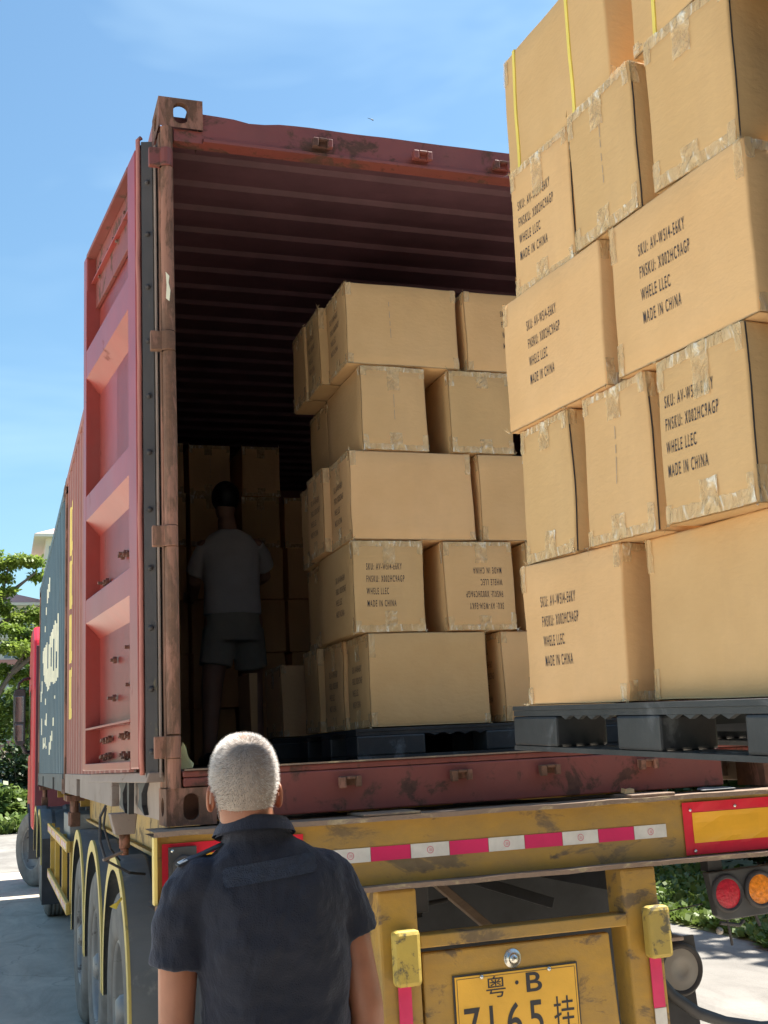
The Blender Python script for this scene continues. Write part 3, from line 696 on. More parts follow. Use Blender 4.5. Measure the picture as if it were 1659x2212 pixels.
# ------------------------------------------------------------------ semi-trailer
TR = thing('semi_trailer', 'worn yellow three-axle container trailer carrying both containers', 'trailer', (W_ / 2, 0, GZ))
def tp(name, mat, f, bevel=0, smooth=False, parent=None):
    b = MB(); f(b); return b.build(name, mat, parent or TR, smooth, bevel)
tp('chassis_rail', 'dark', lambda b: (b.box(.72, .86, -.05, 12.6, -.33, -.04)), .006)  # rail coloured dark to stand for the shade under the container
tp('chassis_rail', 'dark', lambda b: (b.box(1.58, 1.72, -.05, 12.6, -.33, -.04)), .006)  # dark for shade, like the other rail
def side_beam(b):
    b.box(.20, .215, .02, 5.9, -.20, -.03); b.box(.17, .25, .02, 5.9, -.217, -.2005); b.box(W_ - .215, W_ - .20, .02, 5.9, -.20, -.03)
tp('side_beam', 'yellow', side_beam)
for y in (.6, 1.5, 2.6, 3.7, 4.9, 6.1, 7.3, 8.7, 10.1, 11.5):
    tp('outrigger', 'yellow', lambda b: (b.box(.22, .7195, y, y + .05, -.15, -.035), b.box(.8605, 1.5795, y, y + .05, -.28, -.06), b.box(1.7205, W_ - .22, y, y + .05, -.15, -.035)), .003)
for y in (6.0, 6.2, 12.1):
    for x in (.09, W_ - .09):
        tp('twist_lock', 'rust', lambda b: (b.box(x - .07, x + .07, y - .07, y + .07, -.06, -.012), b.tube([(x, y, -.20), (x, y, -.06)], .03, 10), b.box(x - .04, x + .04, y - .03, y + .04, -.26, -.15)), .004)
# rear beam
BX0, BX1 = -.058, W_ + .058
tp('rear_beam', 'yellow', lambda b: b.box(BX0 + .012, BX1 - .012, -.10, -.085, -.222, -.022), 0)
def dented_plate(b, z0, z1, y0, y1):
    K = 90; top = []; 
    for i in range(K + 1):
        x = BX0 + (BX1 - BX0) * i / K; w1 = .003 * noise.noise(Vector((x * 14, z0 * 9, 0))) + .004 * noise.noise(Vector((x * 4, 2, z0)))
        top.append((x, y0 + w1, w1 * .6))
    for a, c in zip(top, top[1:]):
        b.quad((a[0], a[1], z1 + a[2]), (c[0], c[1], z1 + c[2]), (c[0], y1, z1), (a[0], y1, z1))
        b.quad((a[0], a[1], z0 + a[2]), (c[0], c[1], z0 + c[2]), (c[0], c[1], z1 + c[2]), (a[0], a[1], z1 + a[2]))
        b.quad((a[0], a[1], z0 + a[2]), (c[0], c[1], z0 + c[2]), (c[0], y1, z0), (a[0], y1, z0))
tp('top_flange', 'flange', lambda b: dented_plate(b, -.0215, -.006, -.135, .10))
tp('bottom_flange', 'flange', lambda b: dented_plate(b, -.238, -.223, -.150, .02))
tp('end_plate', 'ftrim', lambda b: b.box(BX0, BX0 + .011, -.135, -.088, -.2225, -.022), .002)
tp('end_plate', 'yellow', lambda b: b.box(BX1 - .011, BX1, -.135, .02, -.2225, -.022), .002)
tp('weld_plate', 'flange', lambda b: (b.box(.62, .82, -.13, .06, -.0055, .004), b.box(1.62, 1.80, -.12, .07, -.0055, .006)), .003)
tp('inner_crossbeam', 'dark', lambda b: (b.box(.0, W_, .30, .36, -.24, -.04), b.box(.86, 1.58, .9, 1.0, -.6, -.30)), .004)
# reflective strip
def reflective(x0, z_at, y=-.1015):
    x = x0; k = 0
    seq = [('twhite', .139), ('tred', .139), ('twhite', .138), ('tred', .142), ('twhite', .135), ('tred', .144), ('twhite', .140), ('tred', .143), ('twhite', .132)]
    for mt, wd in seq:
        tp('reflective_strip', mt, lambda b: b.box(x + .001, x + wd - .001, y - .001, y + .001, z_at - .0225, z_at + .0225))
        if mt == 'twhite':
            def ring(b):
                c = Vector((x + wd / 2, y - .0022, z_at)); K = 20
                for i in range(K):
                    a, a2 = 2 * math.pi * i / K, 2 * math.pi * (i + 1) / K
                    b.quad(*[c + Vector((math.cos(t_) * r_, 0, math.sin(t_) * r_)) for t_, r_ in ((a, .0115), (a2, .0115), (a2, .0100), (a, .0100))])
                for j in range(3):
                    for i in range(6):
                        a, a2 = R(-60 + 20 * i), R(-40 + 20 * i); cc = c + Vector((-.004 + j * .0035 - .002, 0, 0))
                        b.quad(*[cc + Vector((math.cos(t_) * r_, 0, math.sin(t_) * r_ * 1.2)) for t_, r_ in ((a, .0045), (a2, .0045), (a2, .0036), (a, .0036))])
            tp('certification_mark', 'tred', ring)
        x += wd
reflective(.508, -.126)
# right reflector board (dented)
def board(b, x0, x1, z0, z1, y, mi=0, seg=14):
    for i in range(seg):
        for j in range(6):
            def q(u, v):
                x = x0 + (x1 - x0) * u / seg; z = z0 + (z1 - z0) * v / 6
                return (x, y - .003 - .016 * abs(noise.noise(Vector((x * 7, z * 6, 1)))), z)
            b.quad(q(i, j), q(i + 1, j), q(i + 1, j + 1), q(i, j + 1), mi)
rb = tp('reflector_board', 'bred', lambda b: board(b, 1.83, W_ + .03, -.218, -.035, -.1015))
tp('reflector_centre', 'borange', lambda b: board(b, 1.868, W_ - .01, -.178, -.072, -.1035), parent=rb)
for (x, z) in ((1.860, -.062), (1.866, -.205), (2.05, -.058), (2.25, -.06)):
    tp('rivet', 'chrome', lambda b: b.lathe((x, -.112, z), (0, -1, 0), [(0, .004), (.004, .003), (.006, 0)], 10), smooth=True, parent=rb)
lb = tp('reflector_board', 'bred', lambda b: board(b, -.03, .42, -.215, -.045, -.1015))
tp('reflector_centre', 'borange', lambda b: board(b, .07, .40, -.178, -.080, -.1035), parent=lb)
pl_ = tp('lamp_plate', 'tstrip', lambda b: b.box(-.012, .075, -.125, -.113, -.165, -.055), .002, parent=TR)
tp('round_sensor', 'rubber', lambda b: b.lathe((.035, -.125, -.115), (0, -1, 0), [(0, -.002), (.020, .0), (.024, .014), (.033, .016), (.036, .0)], 24), smooth=True, parent=pl_)
tp('screw', 'chrome', lambda b: b.lathe((.0, -.1255, -.066), (0, -1, 0), [(0, .004), (.005, 0)], 8), parent=pl_)
# posts, cross bar, bumpers, plate carrier
for x0, x1 in ((.655, .79), (1.55, 1.685)):
    tp('bumper_post', 'yellow', lambda b: b.hexa([(x0, -.14, -.98), (x1, -.14, -.98), (x1, -.03, -.98), (x0, -.03, -.98), (x0, -.125, -.24), (x1, -.125, -.24), (x1, -.0, -.24), (x0, -.0, -.24)]), .010)
for x in (.685, 1.60):
    z = -.445 if x < 1 else -.45
    tp('rubber_bumper', 'yellow2', lambda b: b.box(x, x + .088, -.195, -.1405, z - .085, z + .085), .014)
    tp('reflective_strip', 'tred', lambda b: b.box(x + .020, x + .064, -.1435, -.1395, z - .25, z - .087))
    tp('reflective_strip', 'twhite', lambda b: b.box(x + .022, x + .066, -.1435, -.1395, z - .40, z - .252))
tp('cross_bar', 'yellow', lambda b: b.box(.7905, 1.5495, -.135, -.06, -.428, -.388), .004)
tp('rear_plate', 'yellow', lambda b: (b.prism([(.80, -.118, -1.0), (.80, -.118, -.445), (1.485, -.118, -.445), (1.51, -.118, -1.0)], (0, .03, 0))), .006)
tp('bumper_bar', 'yellow', lambda b: b.box(.0, W_, -.12, -.04, -1.10, -1.003), .01)
np_ = tp('number_plate', 'plate', lambda b: b.box(.905, 1.345, -.1265, -.1235, -.750, -.530), .001)
tp('plate_frame', 'dark', lambda b: (b.box(.899, 1.351, -.1232, -.119, -.755, -.525)), parent=np_)
put_text('粤', (1.008, -.1275, -.600), (1, 0, 0), (0, 0, 1), 'plateink', np_, 'plate_characters', .072, 1.1, 1, offset=.0)
put_text('·', (1.112, -.1275, -.598), (1, 0, 0), (0, 0, 1), 'plateink', np_, 'plate_characters', .09, 1.0, 1, offset=.012)
put_text('B', (1.150, -.1275, -.600), (1, 0, 0), (0, 0, 1), 'plateink', np_, 'plate_characters', .086, 1.35, 1, offset=.012)
for x, ch in ((.925, '7'), (1.012, 'l'), (1.075, '6'), (1.155, '5')):
    put_text(ch, (x, -.1275, -.735), (1, 0, 0), (0, 0, 1), 'plateink', np_, 'plate_characters', .155, .80, 1, offset=.006)
put_text('挂', (1.247, -.1275, -.722), (1, 0, 0), (0, 0, 1.35), 'plateink', np_, 'plate_characters', .085, .98, 1, offset=.0)
tp('plate_border', 'plateink', lambda b: (b.box(.911, 1.339, -.1272, -.1266, -.538, -.5365), b.box(.911, .9125, -.1272, -.1266, -.744, -.5385), b.box(1.3375, 1.339, -.1272, -.1266, -.744, -.5385)), parent=np_)
for x in (1.0, 1.245):
    tp('screw', 'chrome', lambda b: b.lathe((x, -.127, -.537), (0, -1, 0), [(0, .007), (.006, .005), (.008, 0)], 12), smooth=True, parent=np_)
tp('plate_lamp', 'chrome', lambda b: (b.lathe((1.118, -.119, -.492), (0, -1, 0), [(0, .022), (.010, .020), (.017, .012), (.019, .003), (.03, .001), (.031, 0)], 24)), smooth=True)
# dark interior structure behind the beam: brace, air box, axle beams
tp('brace', 'flange', lambda b: (b.bar((1.06, .42, -.29), (1.26, .40, -.47), .03, .05, (0, 1, 0)),), .003)
tp('brace', 'dark', lambda b: (b.bar((1.25, .6, -.30), (1.58, .5, -.42), .04, .07, (0, 1, 0)),), .003)
tp('air_valve', 'dark', lambda b: (b.box(.80, .87, .05, .12, -.36, -.30), b.tube([(.87, .09, -.325), (.98, .09, -.315)], .009, 8)), .003)
tp('shade_sheet', 'dark', lambda b: b.box(.25, 2.2, .75, .77, -1.2, -.03))  # dark sheet added under the chassis to stand for the shade there
# rear lamps cluster, right
lc = tp('rear_lamp_panel', 'tstrip', lambda b: b.prism([(1.915, -.10, -.285), (2.42, -.10, -.27), (2.42, -.10, -.437), (1.965, -.10, -.452), (1.938, -.10, -.435)], (0, .04, 0)), .004)
tp('lamp_bracket', 'dark', lambda b: (b.box(1.93, 1.99, -.08, -.03, -.284, -.239), b.box(2.3, 2.36, -.08, -.03, -.275, -.239)), .003)
for x, z, mt in ((1.983, -.361, 'lensred'), (2.122, -.357, 'lensamb'), (2.262, -.353, 'lensred')):
    l = tp('tail_lamp', 'rubber', lambda b: b.lathe((x, -.101, z), (0, -1, 0), [(.066, 0), (.066, .008), (.056, .016), (.051, .008)], 32), smooth=True, parent=lc)
    b = MB(); b.lathe((x, -.101, z), (0, -1, 0), [(0, .014), (.03, .013), (.052, .008)], 32); b.build('lens', mt, l, True)
tp('loose_wiring', 'rubber', lambda b: (b.tube([(1.98, -.09, -.45), (1.985, -.09, -.49), (1.99, -.09, -.54)], .005, 6), b.tube([(1.95, -.09, -.46), (2.03, -.09, -.475), (2.05, -.09, -.46)], .007, 6), b.tube([(2.10, -.09, -.44), (2.115, -.09, -.485)], .006, 6), b.tube([(1.735, .10, -.56), (1.735, .08, -.50), (1.79, .06, -.43), (1.93, -.02, -.40)], .0025, 6)))
tp('marker_bulb', 'lensgrey', lambda b: b.lathe((1.945, -.09, -.487), (0, -1, 0), [(0, .012), (.012, .004), (.0135, -.006), (0, -.012)], 14), smooth=True)
# work lamp and rubber flap
tp('flap_arm', 'fender', lambda b: b.prism([(1.69, .06, -.25), (1.755, .06, -.28), (1.845, .06, -.505), (1.69, .06, -.515)], (0, .05, 0)), .004)
tp('flap_bracket', 'railgrey', lambda b: b.box(1.69, 1.87, .03, .13, -.527, -.513), .003)
tp('mud_flap', 'dark', lambda b: b.prism([(1.69, .10, -.53), (1.955, .10, -.525), (1.965, .10, -.66), (1.94, .10, -.72), (1.97, .10, -1.25), (1.69, .10, -1.25)], (0, .008, 0)))
wl = tp('round_lamp', 'rubber', lambda b: b.lathe((1.865, .095, -.632), (0, -1, 0), [(.095, .0), (.094, .030), (.082, .042), (.072, .032)], 36), smooth=True)
b = MB(); b.lathe((1.865, .095, -.632), (0, -1, 0), [(0, .036), (.024, .036), (.026, .038), (.05, .037), (.073, .032)], 36); b.build('lens', 'lensgrey', wl, True)
tp('curved_pipe', 'dark', lambda b: b.tube([(1.64, -.02, -.52), (1.68, -.04, -.60), (1.75, -.05, -.69), (1.84, -.055, -.755), (1.95, -.055, -.80), (2.10, -.055, -.835), (2.3, -.055, -.85)], .021, 12), smooth=True)
# wheels and fenders
def wheel(parent, x_out, sign, y, R_=.52, wd=.29, steer=0, nm='wheel'):
    cz = GZ + R_; hub = MB(); ax = (-sign * math.cos(steer), -math.sin(steer), 0)   # axis pointing outwards
    c = Vector((x_out, y, cz))
    hub.lathe(c, ax, [(0, .0), (.05, -.0), (.07, -.02), (.075, -.06), (.12, -.07), (.125, -.10)], 24)
    hb = hub.build(nm, 'rim', parent, True)
    t = MB(); pr_ = [(.292, -.03), (.30, -.012), (.33, -.004), (.36, .0), (.40, -.001), (.43, -.004), (.455, -.003), (.47, -.008), (.492, -.018), (.508, -.035), (.520, -.045)]
    gx = [.045, .075, .082, .12, .127, .163, .170, .208, .215]
    pr_ += [(.520, -.075), (.508, -.077), (.508, -.084), (.520, -.086), (.520, -.118), (.508, -.12), (.508, -.128), (.520, -.13), (.520, -.16), (.508, -.162), (.508, -.17), (.520, -.172), (.520, -.205), (.508, -.207), (.508, -.214), (.520, -.216), (.520, -.245), (.508, -.255), (.492, -.272), (.45, -.288), (.36, -.29), (.30, -.278)]
    k = R_ / .52
    t.lathe(c, ax, [(r_ * k, o_) for r_, o_ in pr_], 72); t.build('tyre', 'tyre', hb, True)
    r_ = MB(); r_.lathe(c, ax, [(.30 * k, -.02), (.288 * k, -.012), (.282 * k, -.03), (.275 * k, -.10), (.22, -.13), (.16, -.125), (.12, -.09)], 40)
    for i in range(10):
        a = i * math.pi / 5; p = c + Vector((-ax[1] * math.cos(a) * .145, ax[0] * math.cos(a) * .145, math.sin(a) * .145)); r_.tube([p + Vector(ax) * -.12, p + Vector(ax) * -.07], .014, 6)
    r_.build('rim', 'rim', hb, True)
    return hb
AX = [1.92, 3.23, 4.54]
for y in AX:
    for x, s_ in ((.022, 1), (.352, 1), (W_ - .022, -1), (W_ - .352, -1)):
        wheel(TR, x, s_, y, .545)
    tp('axle', 'dark', lambda b: b.tube([(.2, y, GZ + .52), (W_ - .2, y, GZ + .52)], .065, 12), smooth=True)
def fender(y, x0, x1, out, parent=TR, R0=.635, zc=GZ + .60, lo=-8):
    """half-round plastic fender; out=-1: outer edge at x0"""
    c = Vector((0, y, zc)); b = MB(); seg = 36
    prof = [(x0, .0), (x0 + .13 * (1 if x1 > x0 else -1), .0), (x0 + .17 * (1 if x1 > x0 else -1), -.018), (x0 + .33 * (1 if x1 > x0 else -1), -.018), (x0 + .37 * (1 if x1 > x0 else -1), .0), (x1, .0)]
    for th in (0, -.008):
        for i in range(seg):
            a0 = R(lo + (180 - 2 * lo) * i / seg); a1 = R(lo + (180 - 2 * lo) * (i + 1) / seg)
            for p, q in zip(prof, prof[1:]):
                def V(pp, a): r_ = R0 + pp[1] + th; return (pp[0], y + math.cos(a) * r_, zc + math.sin(a) * r_)
                b.quad(V(p, a0), V(q, a0), V(q, a1), V(p, a1))
    f = b.build('fender', 'fender', parent, True)
    tr = MB()
    for i in range(seg):
        a0 = R(lo + (180 - 2 * lo) * i / seg); a1 = R(lo + (180 - 2 * lo) * (i + 1) / seg)
        wv0 = .062 + .004 * noise.noise(Vector((i * .9, y, 0))); wv1 = .062 + .004 * noise.noise(Vector(((i + 1) * .9, y, 0)))
        xo = x0 - .002 * (1 if x1 > x0 else -1)
        def V(r_, a, x): return (x, y + math.cos(a) * r_, zc + math.sin(a) * r_)
        tr.quad(V(R0 + .002, a0, xo), V(R0 + .002, a1, xo), V(R0 - wv1, a1, xo), V(R0 - wv0, a0, xo))
        dx = .012 * (1 if x1 > x0 else -1)
        tr.quad(V(R0 + .002, a0, xo), V(R0 + .002, a1, xo), V(R0 + .002, a1, xo + dx), V(R0 + .002, a0, xo + dx))
    tr.build('fender_edge', 'ftrim', f)
    return f
for y in AX:
    fender(y, .015, .69, -1); fender(y, W_ - .015, W_ - .69, 1)
tp('fender_bracket', 'dark', lambda b: b.box(.10, .22, 1.22, 1.27, -.92, -.88), .003)
# jack bracket with cylinder, handle, hanging cables, tape flag
tp('jack_bracket', 'railgrey', lambda b: b.prism([(-.045, 1.45, -.004), (.072, 1.45, -.004), (.062, 1.45, -.095), (-.022, 1.45, -.095)], (0, .12, 0)), .004)
tp('jack_leg', 'rust', lambda b: (b.tube([(.022, 1.51, -.094), (.022, 1.51, -.155)], .024, 16), b.tube([(.022, 1.51, -.155), (.022, 1.51, -.185)], .018, 16)), smooth=True)
tp('jack_handle', 'railgrey', lambda b: b.bar((-.075, 1.45, -.195), (.03, 1.51, -.165), .012, .012), .002)
tp('hanging_cable', 'rubber', lambda b: (b.tube([(-.05, 1.6, .03), (-.075, 1.6, -.02), (-.08, 1.55, -.12), (-.06, 1.5, -.20), (.04, 1.5, -.26), (.12, 1.6, -.28)], .006, 6), b.tube([(-.05, 1.6, .02), (-.06, 1.6, -.06), (-.03, 1.6, -.16), (.02, 1.7, -.22)], .005, 6)))
tp('tape_flag', 'strap', lambda b: (b.poly([(-.03, 1.33, -.36), (-.06, 1.33, -.375), (-.03, 1.34, -.39), (-.02, 1.34, -.37)]), b.poly([(-.03, 1.33, -.36), (-.01, 1.33, -.34), (-.005, 1.34, -.35), (-.02, 1.34, -.37)])))
# underrun side guard with warning tape
def guard(x):
    g_ = []
    ya, yb = 6.1, 9.7
    zt, zb = -.42, -.90
    sg = tp('side_guard', 'yellow_guard', lambda b: (b.box(x, x + .03, ya, yb, zt - .045, zt + .045), b.box(x, x + .03, ya, yb, zb - .045, zb + .045)), .004)
    for y in (6.12, 7.3, 8.6, 9.62):
        tp('guard_post', 'yellow_guard', lambda b: b.box(x + .0305, x + .075, y, y + .06, zb - .04, zt + .04), .003, parent=sg)
    for z in (zt, zb):
        y = 6.2; k = 0
        while y < 9.6:
            tp('reflective_strip', 'tred' if k % 2 else 'twhite', lambda b: b.box(x - .002 if x < 1 else x + .03, x if x < 1 else x + .032, y, y + .12, z - .022, z + .022), parent=sg)
            y += .12 if k % 6 != 5 else .3; k += 1
M['yellow_guard'] = worn('yellow_side_guard', (.72, .44, .06), (.40, .22, .06), .33, 6, .5, (.45, .3, .15), bmp=.2)
guard(.03); guard(W_ - .06)
for x in (.45, 1.95): tp('landing_leg', 'dark', lambda b: (b.box(x, x + .12, 9.85, 9.97, -1.0, -.2), b.box(x - .05, x + .17, 9.8, 10.02, -1.05, -1.0)), .004)
tp('spare_box', 'fender', lambda b: (b.box(.12, .6, 5.3, 6.0, -.62, -.28), b.box(.10, .55, 6.9, 7.8, -.5, -.2)), .01)
# trailer-side strip on beam
for k in range(5):
    tp('reflective_strip', 'tred' if k % 2 else 'twhite', lambda b: b.box(.198, .1995, .25 + k * .14, .25 + k * .14 + .138, -.13, -.085))

# ------------------------------------------------------------------ tractor
TC = thing('truck_tractor', 'red tractor unit at the far end, almost hidden by the blue container', 'truck', (W_ / 2, 14.5, GZ))
def tq(name, mat, f, bevel=0, smooth=False, parent=None):
    b = MB(); f(b); return b.build(name, mat, parent or TC, smooth, bevel)
cab_side = [(13.35, -.62), (13.35, 1.35), (13.50, 2.05), (13.9, 2.28), (14.9, 2.30), (15.45, 1.75), (15.75, .35), (15.78, -.62)]
tq('cab', 'cabred', lambda b: b.prism([(-.035, y, z) for y, z in cab_side], (W_ + .07, 0, 0)), .05)
tq('cab_corner', 'cabdark', lambda b: (b.prism([(-.0, 13.28, -.5), (-.0, 13.28, 1.3), (.0, 13.33, 1.95), (.0, 13.345, 1.95), (.0, 13.345, -.5)], (W_, 0, 0))), .01)
sd_ = tq('door', 'cabred', lambda b: b.prism([(-.041, y, z) for y, z in ((14.2, -.4), (14.2, 1.45), (15.2, 1.4), (15.45, .3), (15.45, -.4))], (.005, 0, 0)), .002)
tq('side_window', 'glass', lambda b: b.prism([(-.045, y, z) for y, z in ((14.28, .42), (14.28, 1.38), (15.1, 1.33), (15.36, .42))], (.003, 0, 0)), parent=sd_)
tq('windscreen', 'glass', lambda b: b.prism([(.12, 15.70, .45), (2.32, 15.70, .45), (2.32, 15.44, 1.62), (.12, 15.44, 1.62)], (0, .08, .03)))
tq('frame_rail', 'dark', lambda b: (b.box(.78, .86, 9.9, 15.5, -.72, -.48), b.box(1.58, 1.66, 9.9, 15.5, -.72, -.48)), .004)
tq('fifth_wheel', 'dark', lambda b: b.box(.75, 1.7, 10.8, 11.6, -.47, -.36), .02)
for y in (10.6, 11.95):
    for x, s_ in ((.03, 1), (.36, 1), (W_ - .03, -1), (W_ - .36, -1)): wheel(TC, x, s_, y)
wheel(TC, -.03, 1, 14.3, .53, steer=R(24)); wheel(TC, W_ + .07, -1, 14.45, .53)
def tfend(y, x0, x1):
    f = fender(y, x0, x1, -1, TC, .64, GZ + .56, 5); return f
tfend(10.6, -.03, .62); tfend(11.95, -.03, .62); tfend(10.6, W_ + .03, W_ - .62); tfend(11.95, W_ + .03, W_ - .62)
tq('mud_flap', 'dark', lambda b: b.box(-.02, .58, 9.88, 9.90, -1.25, -.55), .004)
tq('mud_flap', 'dark', lambda b: b.box(W_ - .58, W_ + .02, 9.88, 9.90, -1.25, -.55), .004)
tq('wheel_arch', 'dark', lambda b: b.lathe((-.06, 14.45, GZ + .53), (1, 0, 0), [(.60, 0), (.64, 0), (.64, .5), (.60, .5)], 24, arc=(-100, 100)), smooth=True)
mr = tq('side_mirror', 'rubber', lambda b: b.prism([(-.29, 14.50, 1.33), (-.27, 14.50, 1.40), (-.13, 14.50, 1.41), (-.11, 14.50, 1.35), (-.11, 14.50, .62), (-.14, 14.50, .56), (-.24, 14.50, .58), (-.28, 14.50, .68)], (0, .09, 0)), .012)
tq('mirror_glass', 'mirrorglass', lambda b: b.box(-.265, -.135, 14.494, 14.499, .92, 1.30), .002, parent=mr)
tq('mirror_glass', 'mirrorglass', lambda b: b.box(-.262, -.138, 14.494, 14.499, .64, .88), .002, parent=mr)
tq('mirror_arm', 'rubber', lambda b: b.tube([(-.05, 14.65, 1.58), (-.14, 14.6, 1.56), (-.21, 14.56, 1.50), (-.22, 14.54, 1.40)], .022, 8), smooth=True, parent=mr)
tq('mirror_arm', 'rubber', lambda b: b.tube([(-.05, 14.65, .47), (-.10, 14.6, .47), (-.15, 14.55, .57)], .03, 8), smooth=True, parent=mr)
tq('air_tank', 'railgrey', lambda b: b.tube([(.1, 12.7, -.5), (.9, 12.7, -.5)], .13, 14), smooth=True)

# ------------------------------------------------------------------ cartons
TXT = 'SKU: AV-W5I4-E6KY\nFNSKU: X002HC9AGP\nWHELE LLEC\nMADE IN CHINA'
def carton(label, F, Lx, Dy, Hz, kind='long', text=None, side_text=None, group='brown export cartons', strap=False, detail=True, seed=0, cat='carton', tall=1.0, side_kind=None, dent=.0055):
    """F: frame matrix (world): x along the visible face, y into the box, z up; origin = lower front corner."""
    rnd = random.Random(seed)
    t = bpy.data.objects.new('carton', None); COL.objects.link(t); t.empty_display_size = .05
    t.matrix_basis = F @ Matrix.Translation((Lx / 2, Dy / 2, 0)); org = t.matrix_basis
    tag(t, label, cat, group)
    r = .006; amp = dent; so_ = Vector((seed * 3.17, seed * 1.31, 0))
    def defm(p):
        q = p * 5 + so_
        return p + Vector((noise.noise(q), noise.noise(q + Vector((9, 0, 0))), noise.noise(q + Vector((0, 9, 0))) * .5)) * amp
    def mapl(x, y, z): return F @ defm(Vector((x, y, z)))
    def samples(L): n_ = 7 if detail else 3; return [0, r] + [r + (L - 2 * r) * i / n_ for i in range(1, n_)] + [L - r, L]
    b = MB(); idx = {}
    dims = (Lx, Dy, Hz)
    def vert(p):
        k = tuple(round(c_, 5) for c_ in p)
        if k not in idx:
            inn = Vector([min(max(p[i], r), dims[i] - r) for i in range(3)]); d = Vector(p) - inn
            q = inn + (d.normalized() * r if d.length > 1e-9 else d)
            idx[k] = len(b.v); b.v.append(mapl(*q))
        return idx[k]
    S = [samples(L) for L in dims]
    for ax in range(3):
        u, v = [i for i in range(3) if i != ax]
        for val in (0, dims[ax]):
            for i in range(len(S[u]) - 1):
                for j in range(len(S[v]) - 1):
                    def pt(a_, c_): p = [0, 0, 0]; p[ax] = val; p[u] = S[u][a_]; p[v] = S[v][c_]; return tuple(p)
                    b.f.append((vert(pt(i, j)), vert(pt(i + 1, j)), vert(pt(i + 1, j + 1)), vert(pt(i, j + 1)))); b.m.append(0)
    bd = b.build('carton_body', 'card', t, True)
    # face mappers: (u right, v up) seen from outside, with offset
    def front(u, v, o=.0015): return F @ (defm(Vector((u, 0, v))) - Vector((0, o, 0)))
    def left(u, v, o=.0015): return F @ (defm(Vector((0, Dy - u, v))) - Vector((o, 0, 0)))
    def right(u, v, o=.0015): return F @ (defm(Vector((Lx, u, v))) + Vector((o, 0, 0)))
    def strip(tb, fm, u0, v0, u1, v1, wr=.0016, rag=.004):
        tb = MB()
        nu = max(2, int(abs(u1 - u0) / .010)); nv = max(2, int(abs(v1 - v0) / .010)); base = len(tb.v)
        for i in range(nu + 1):
            for j in range(nv + 1):
                u = u0 + (u1 - u0) * i / nu; v = v0 + (v1 - v0) * j / nv
                if i in (0, nu) or j in (0, nv): u += rnd.uniform(-1, 1) * rag * .5; v += rnd.uniform(-1, 1) * rag * .5
                q = Vector((u * 55, v * 55, seed)); o = .0014 + wr * abs(noise.noise(q)) * 2
                u = min(max(u, .001), 10); tb.v.append(fm(u, v, o))
        for i in range(nu):
            for j in range(nv):
                k = base + i * (nv + 1) + j; tb.f.append((k, k + nv + 1, k + nv + 2, k + 1)); tb.m.append(0)
        tb.build('packing_tape', 'tape', t)
    def ends(tb, fm, Lf):
        e = rnd.uniform(.018, .028)
        strip(tb, fm, .004, Hz - e, Lf - .004, Hz - .002); strip(tb, fm, .004, .002, Lf - .004, e + .004)
        c_ = Lf / 2 + rnd.uniform(-.012, .012); wd = .026
        strip(tb, fm, c_ - wd, Hz - rnd.uniform(.07, .12), c_ + wd, Hz - .003, .003); strip(tb, fm, c_ - wd, .003, c_ + wd, rnd.uniform(.055, .085), .003)
        for uu in (.003, Lf - .025):
            strip(tb, fm, uu, Hz - rnd.uniform(.04, .07), uu + .022, Hz - .003, .002); strip(tb, fm, uu, .003, uu + .022, rnd.uniform(.035, .07), .002)
    def longs(tb, fm, Lf):
        for uu in (.002, Lf - .026):
            if rnd.random() < .75: strip(tb, fm, uu, Hz - rnd.uniform(.03, .10), uu + .024, Hz - .002, .002)
            if rnd.random() < .75: strip(tb, fm, uu, .002, uu + .024, rnd.uniform(.03, .075), .002)
        tb_ = rnd.uniform(0, 1)
    def flare(tb, fm, u, v, s_=.02):
        tb = MB(); p0 = fm(u, v, .001)
        for k in range(3):
            a = rnd.uniform(0, 6.28); p = fm(u, v, .001); d = F.to_3x3() @ Vector((math.cos(a), -abs(rnd.uniform(.2, .8)), math.sin(a))).normalized()
            e = d.orthogonal().normalized() * s_ * .25
            n_ = len(tb.v); tb.v += [p - e, p + e, p + d * s_ * rnd.uniform(.7, 1.4)]; tb.f.append((n_, n_ + 1, n_ + 2)); tb.m.append(0)
        tb.build('tape_flap', 'tape', t)
    if detail:
        tb = MB()
        (ends if kind == 'end' else longs)(tb, front, Lx)
        sk = side_kind or ('long' if kind == 'end' else 'end')
        if sk != 'none':
            (ends if sk == 'end' else longs)(tb, left, Dy); (ends if sk == 'end' else longs)(tb, right, Dy)
        for (u, v) in ((0, 0), (Lx, 0), (0, Hz), (Lx, Hz)):
            if rnd.random() < .7: flare(tb, front, u, v, .018)
        cs = MB()
        cx_ = Lx * rnd.uniform(.35, .65) if kind == 'long' else Lx / 2
        if rnd.random() < .5 and not text:
            for k in range(6):
                v0 = Hz * (.35 + .07 * k) + rnd.uniform(-.01, .01); cs.quad(front(cx_, v0), front(cx_ + .0016, v0), front(cx_ + .0018, v0 + .02), front(cx_ + .0002, v0 + .02))
            cs.build('seam_scuff', 'lensgrey', t)
    if detail and kind == 'end' and group == 'cartons on the hanging pallet':
        sm_ = MB()
        for k in range(8):
            v0, v1 = Hz * (.01 + .98 * k / 8), Hz * (.01 + .98 * (k + 1) / 8); e0, e1 = .004 + .003 * noise.noise(Vector((k, seed, 0))), .004 + .003 * noise.noise(Vector((k + 1, seed, 0)))
            sm_.quad(right(.004, v0, .001), right(.004 + e0, v0, .001), right(.004 + e1, v1, .001), right(.004, v1, .001))
        sm_.build('flap_seam', 'rubber', t)
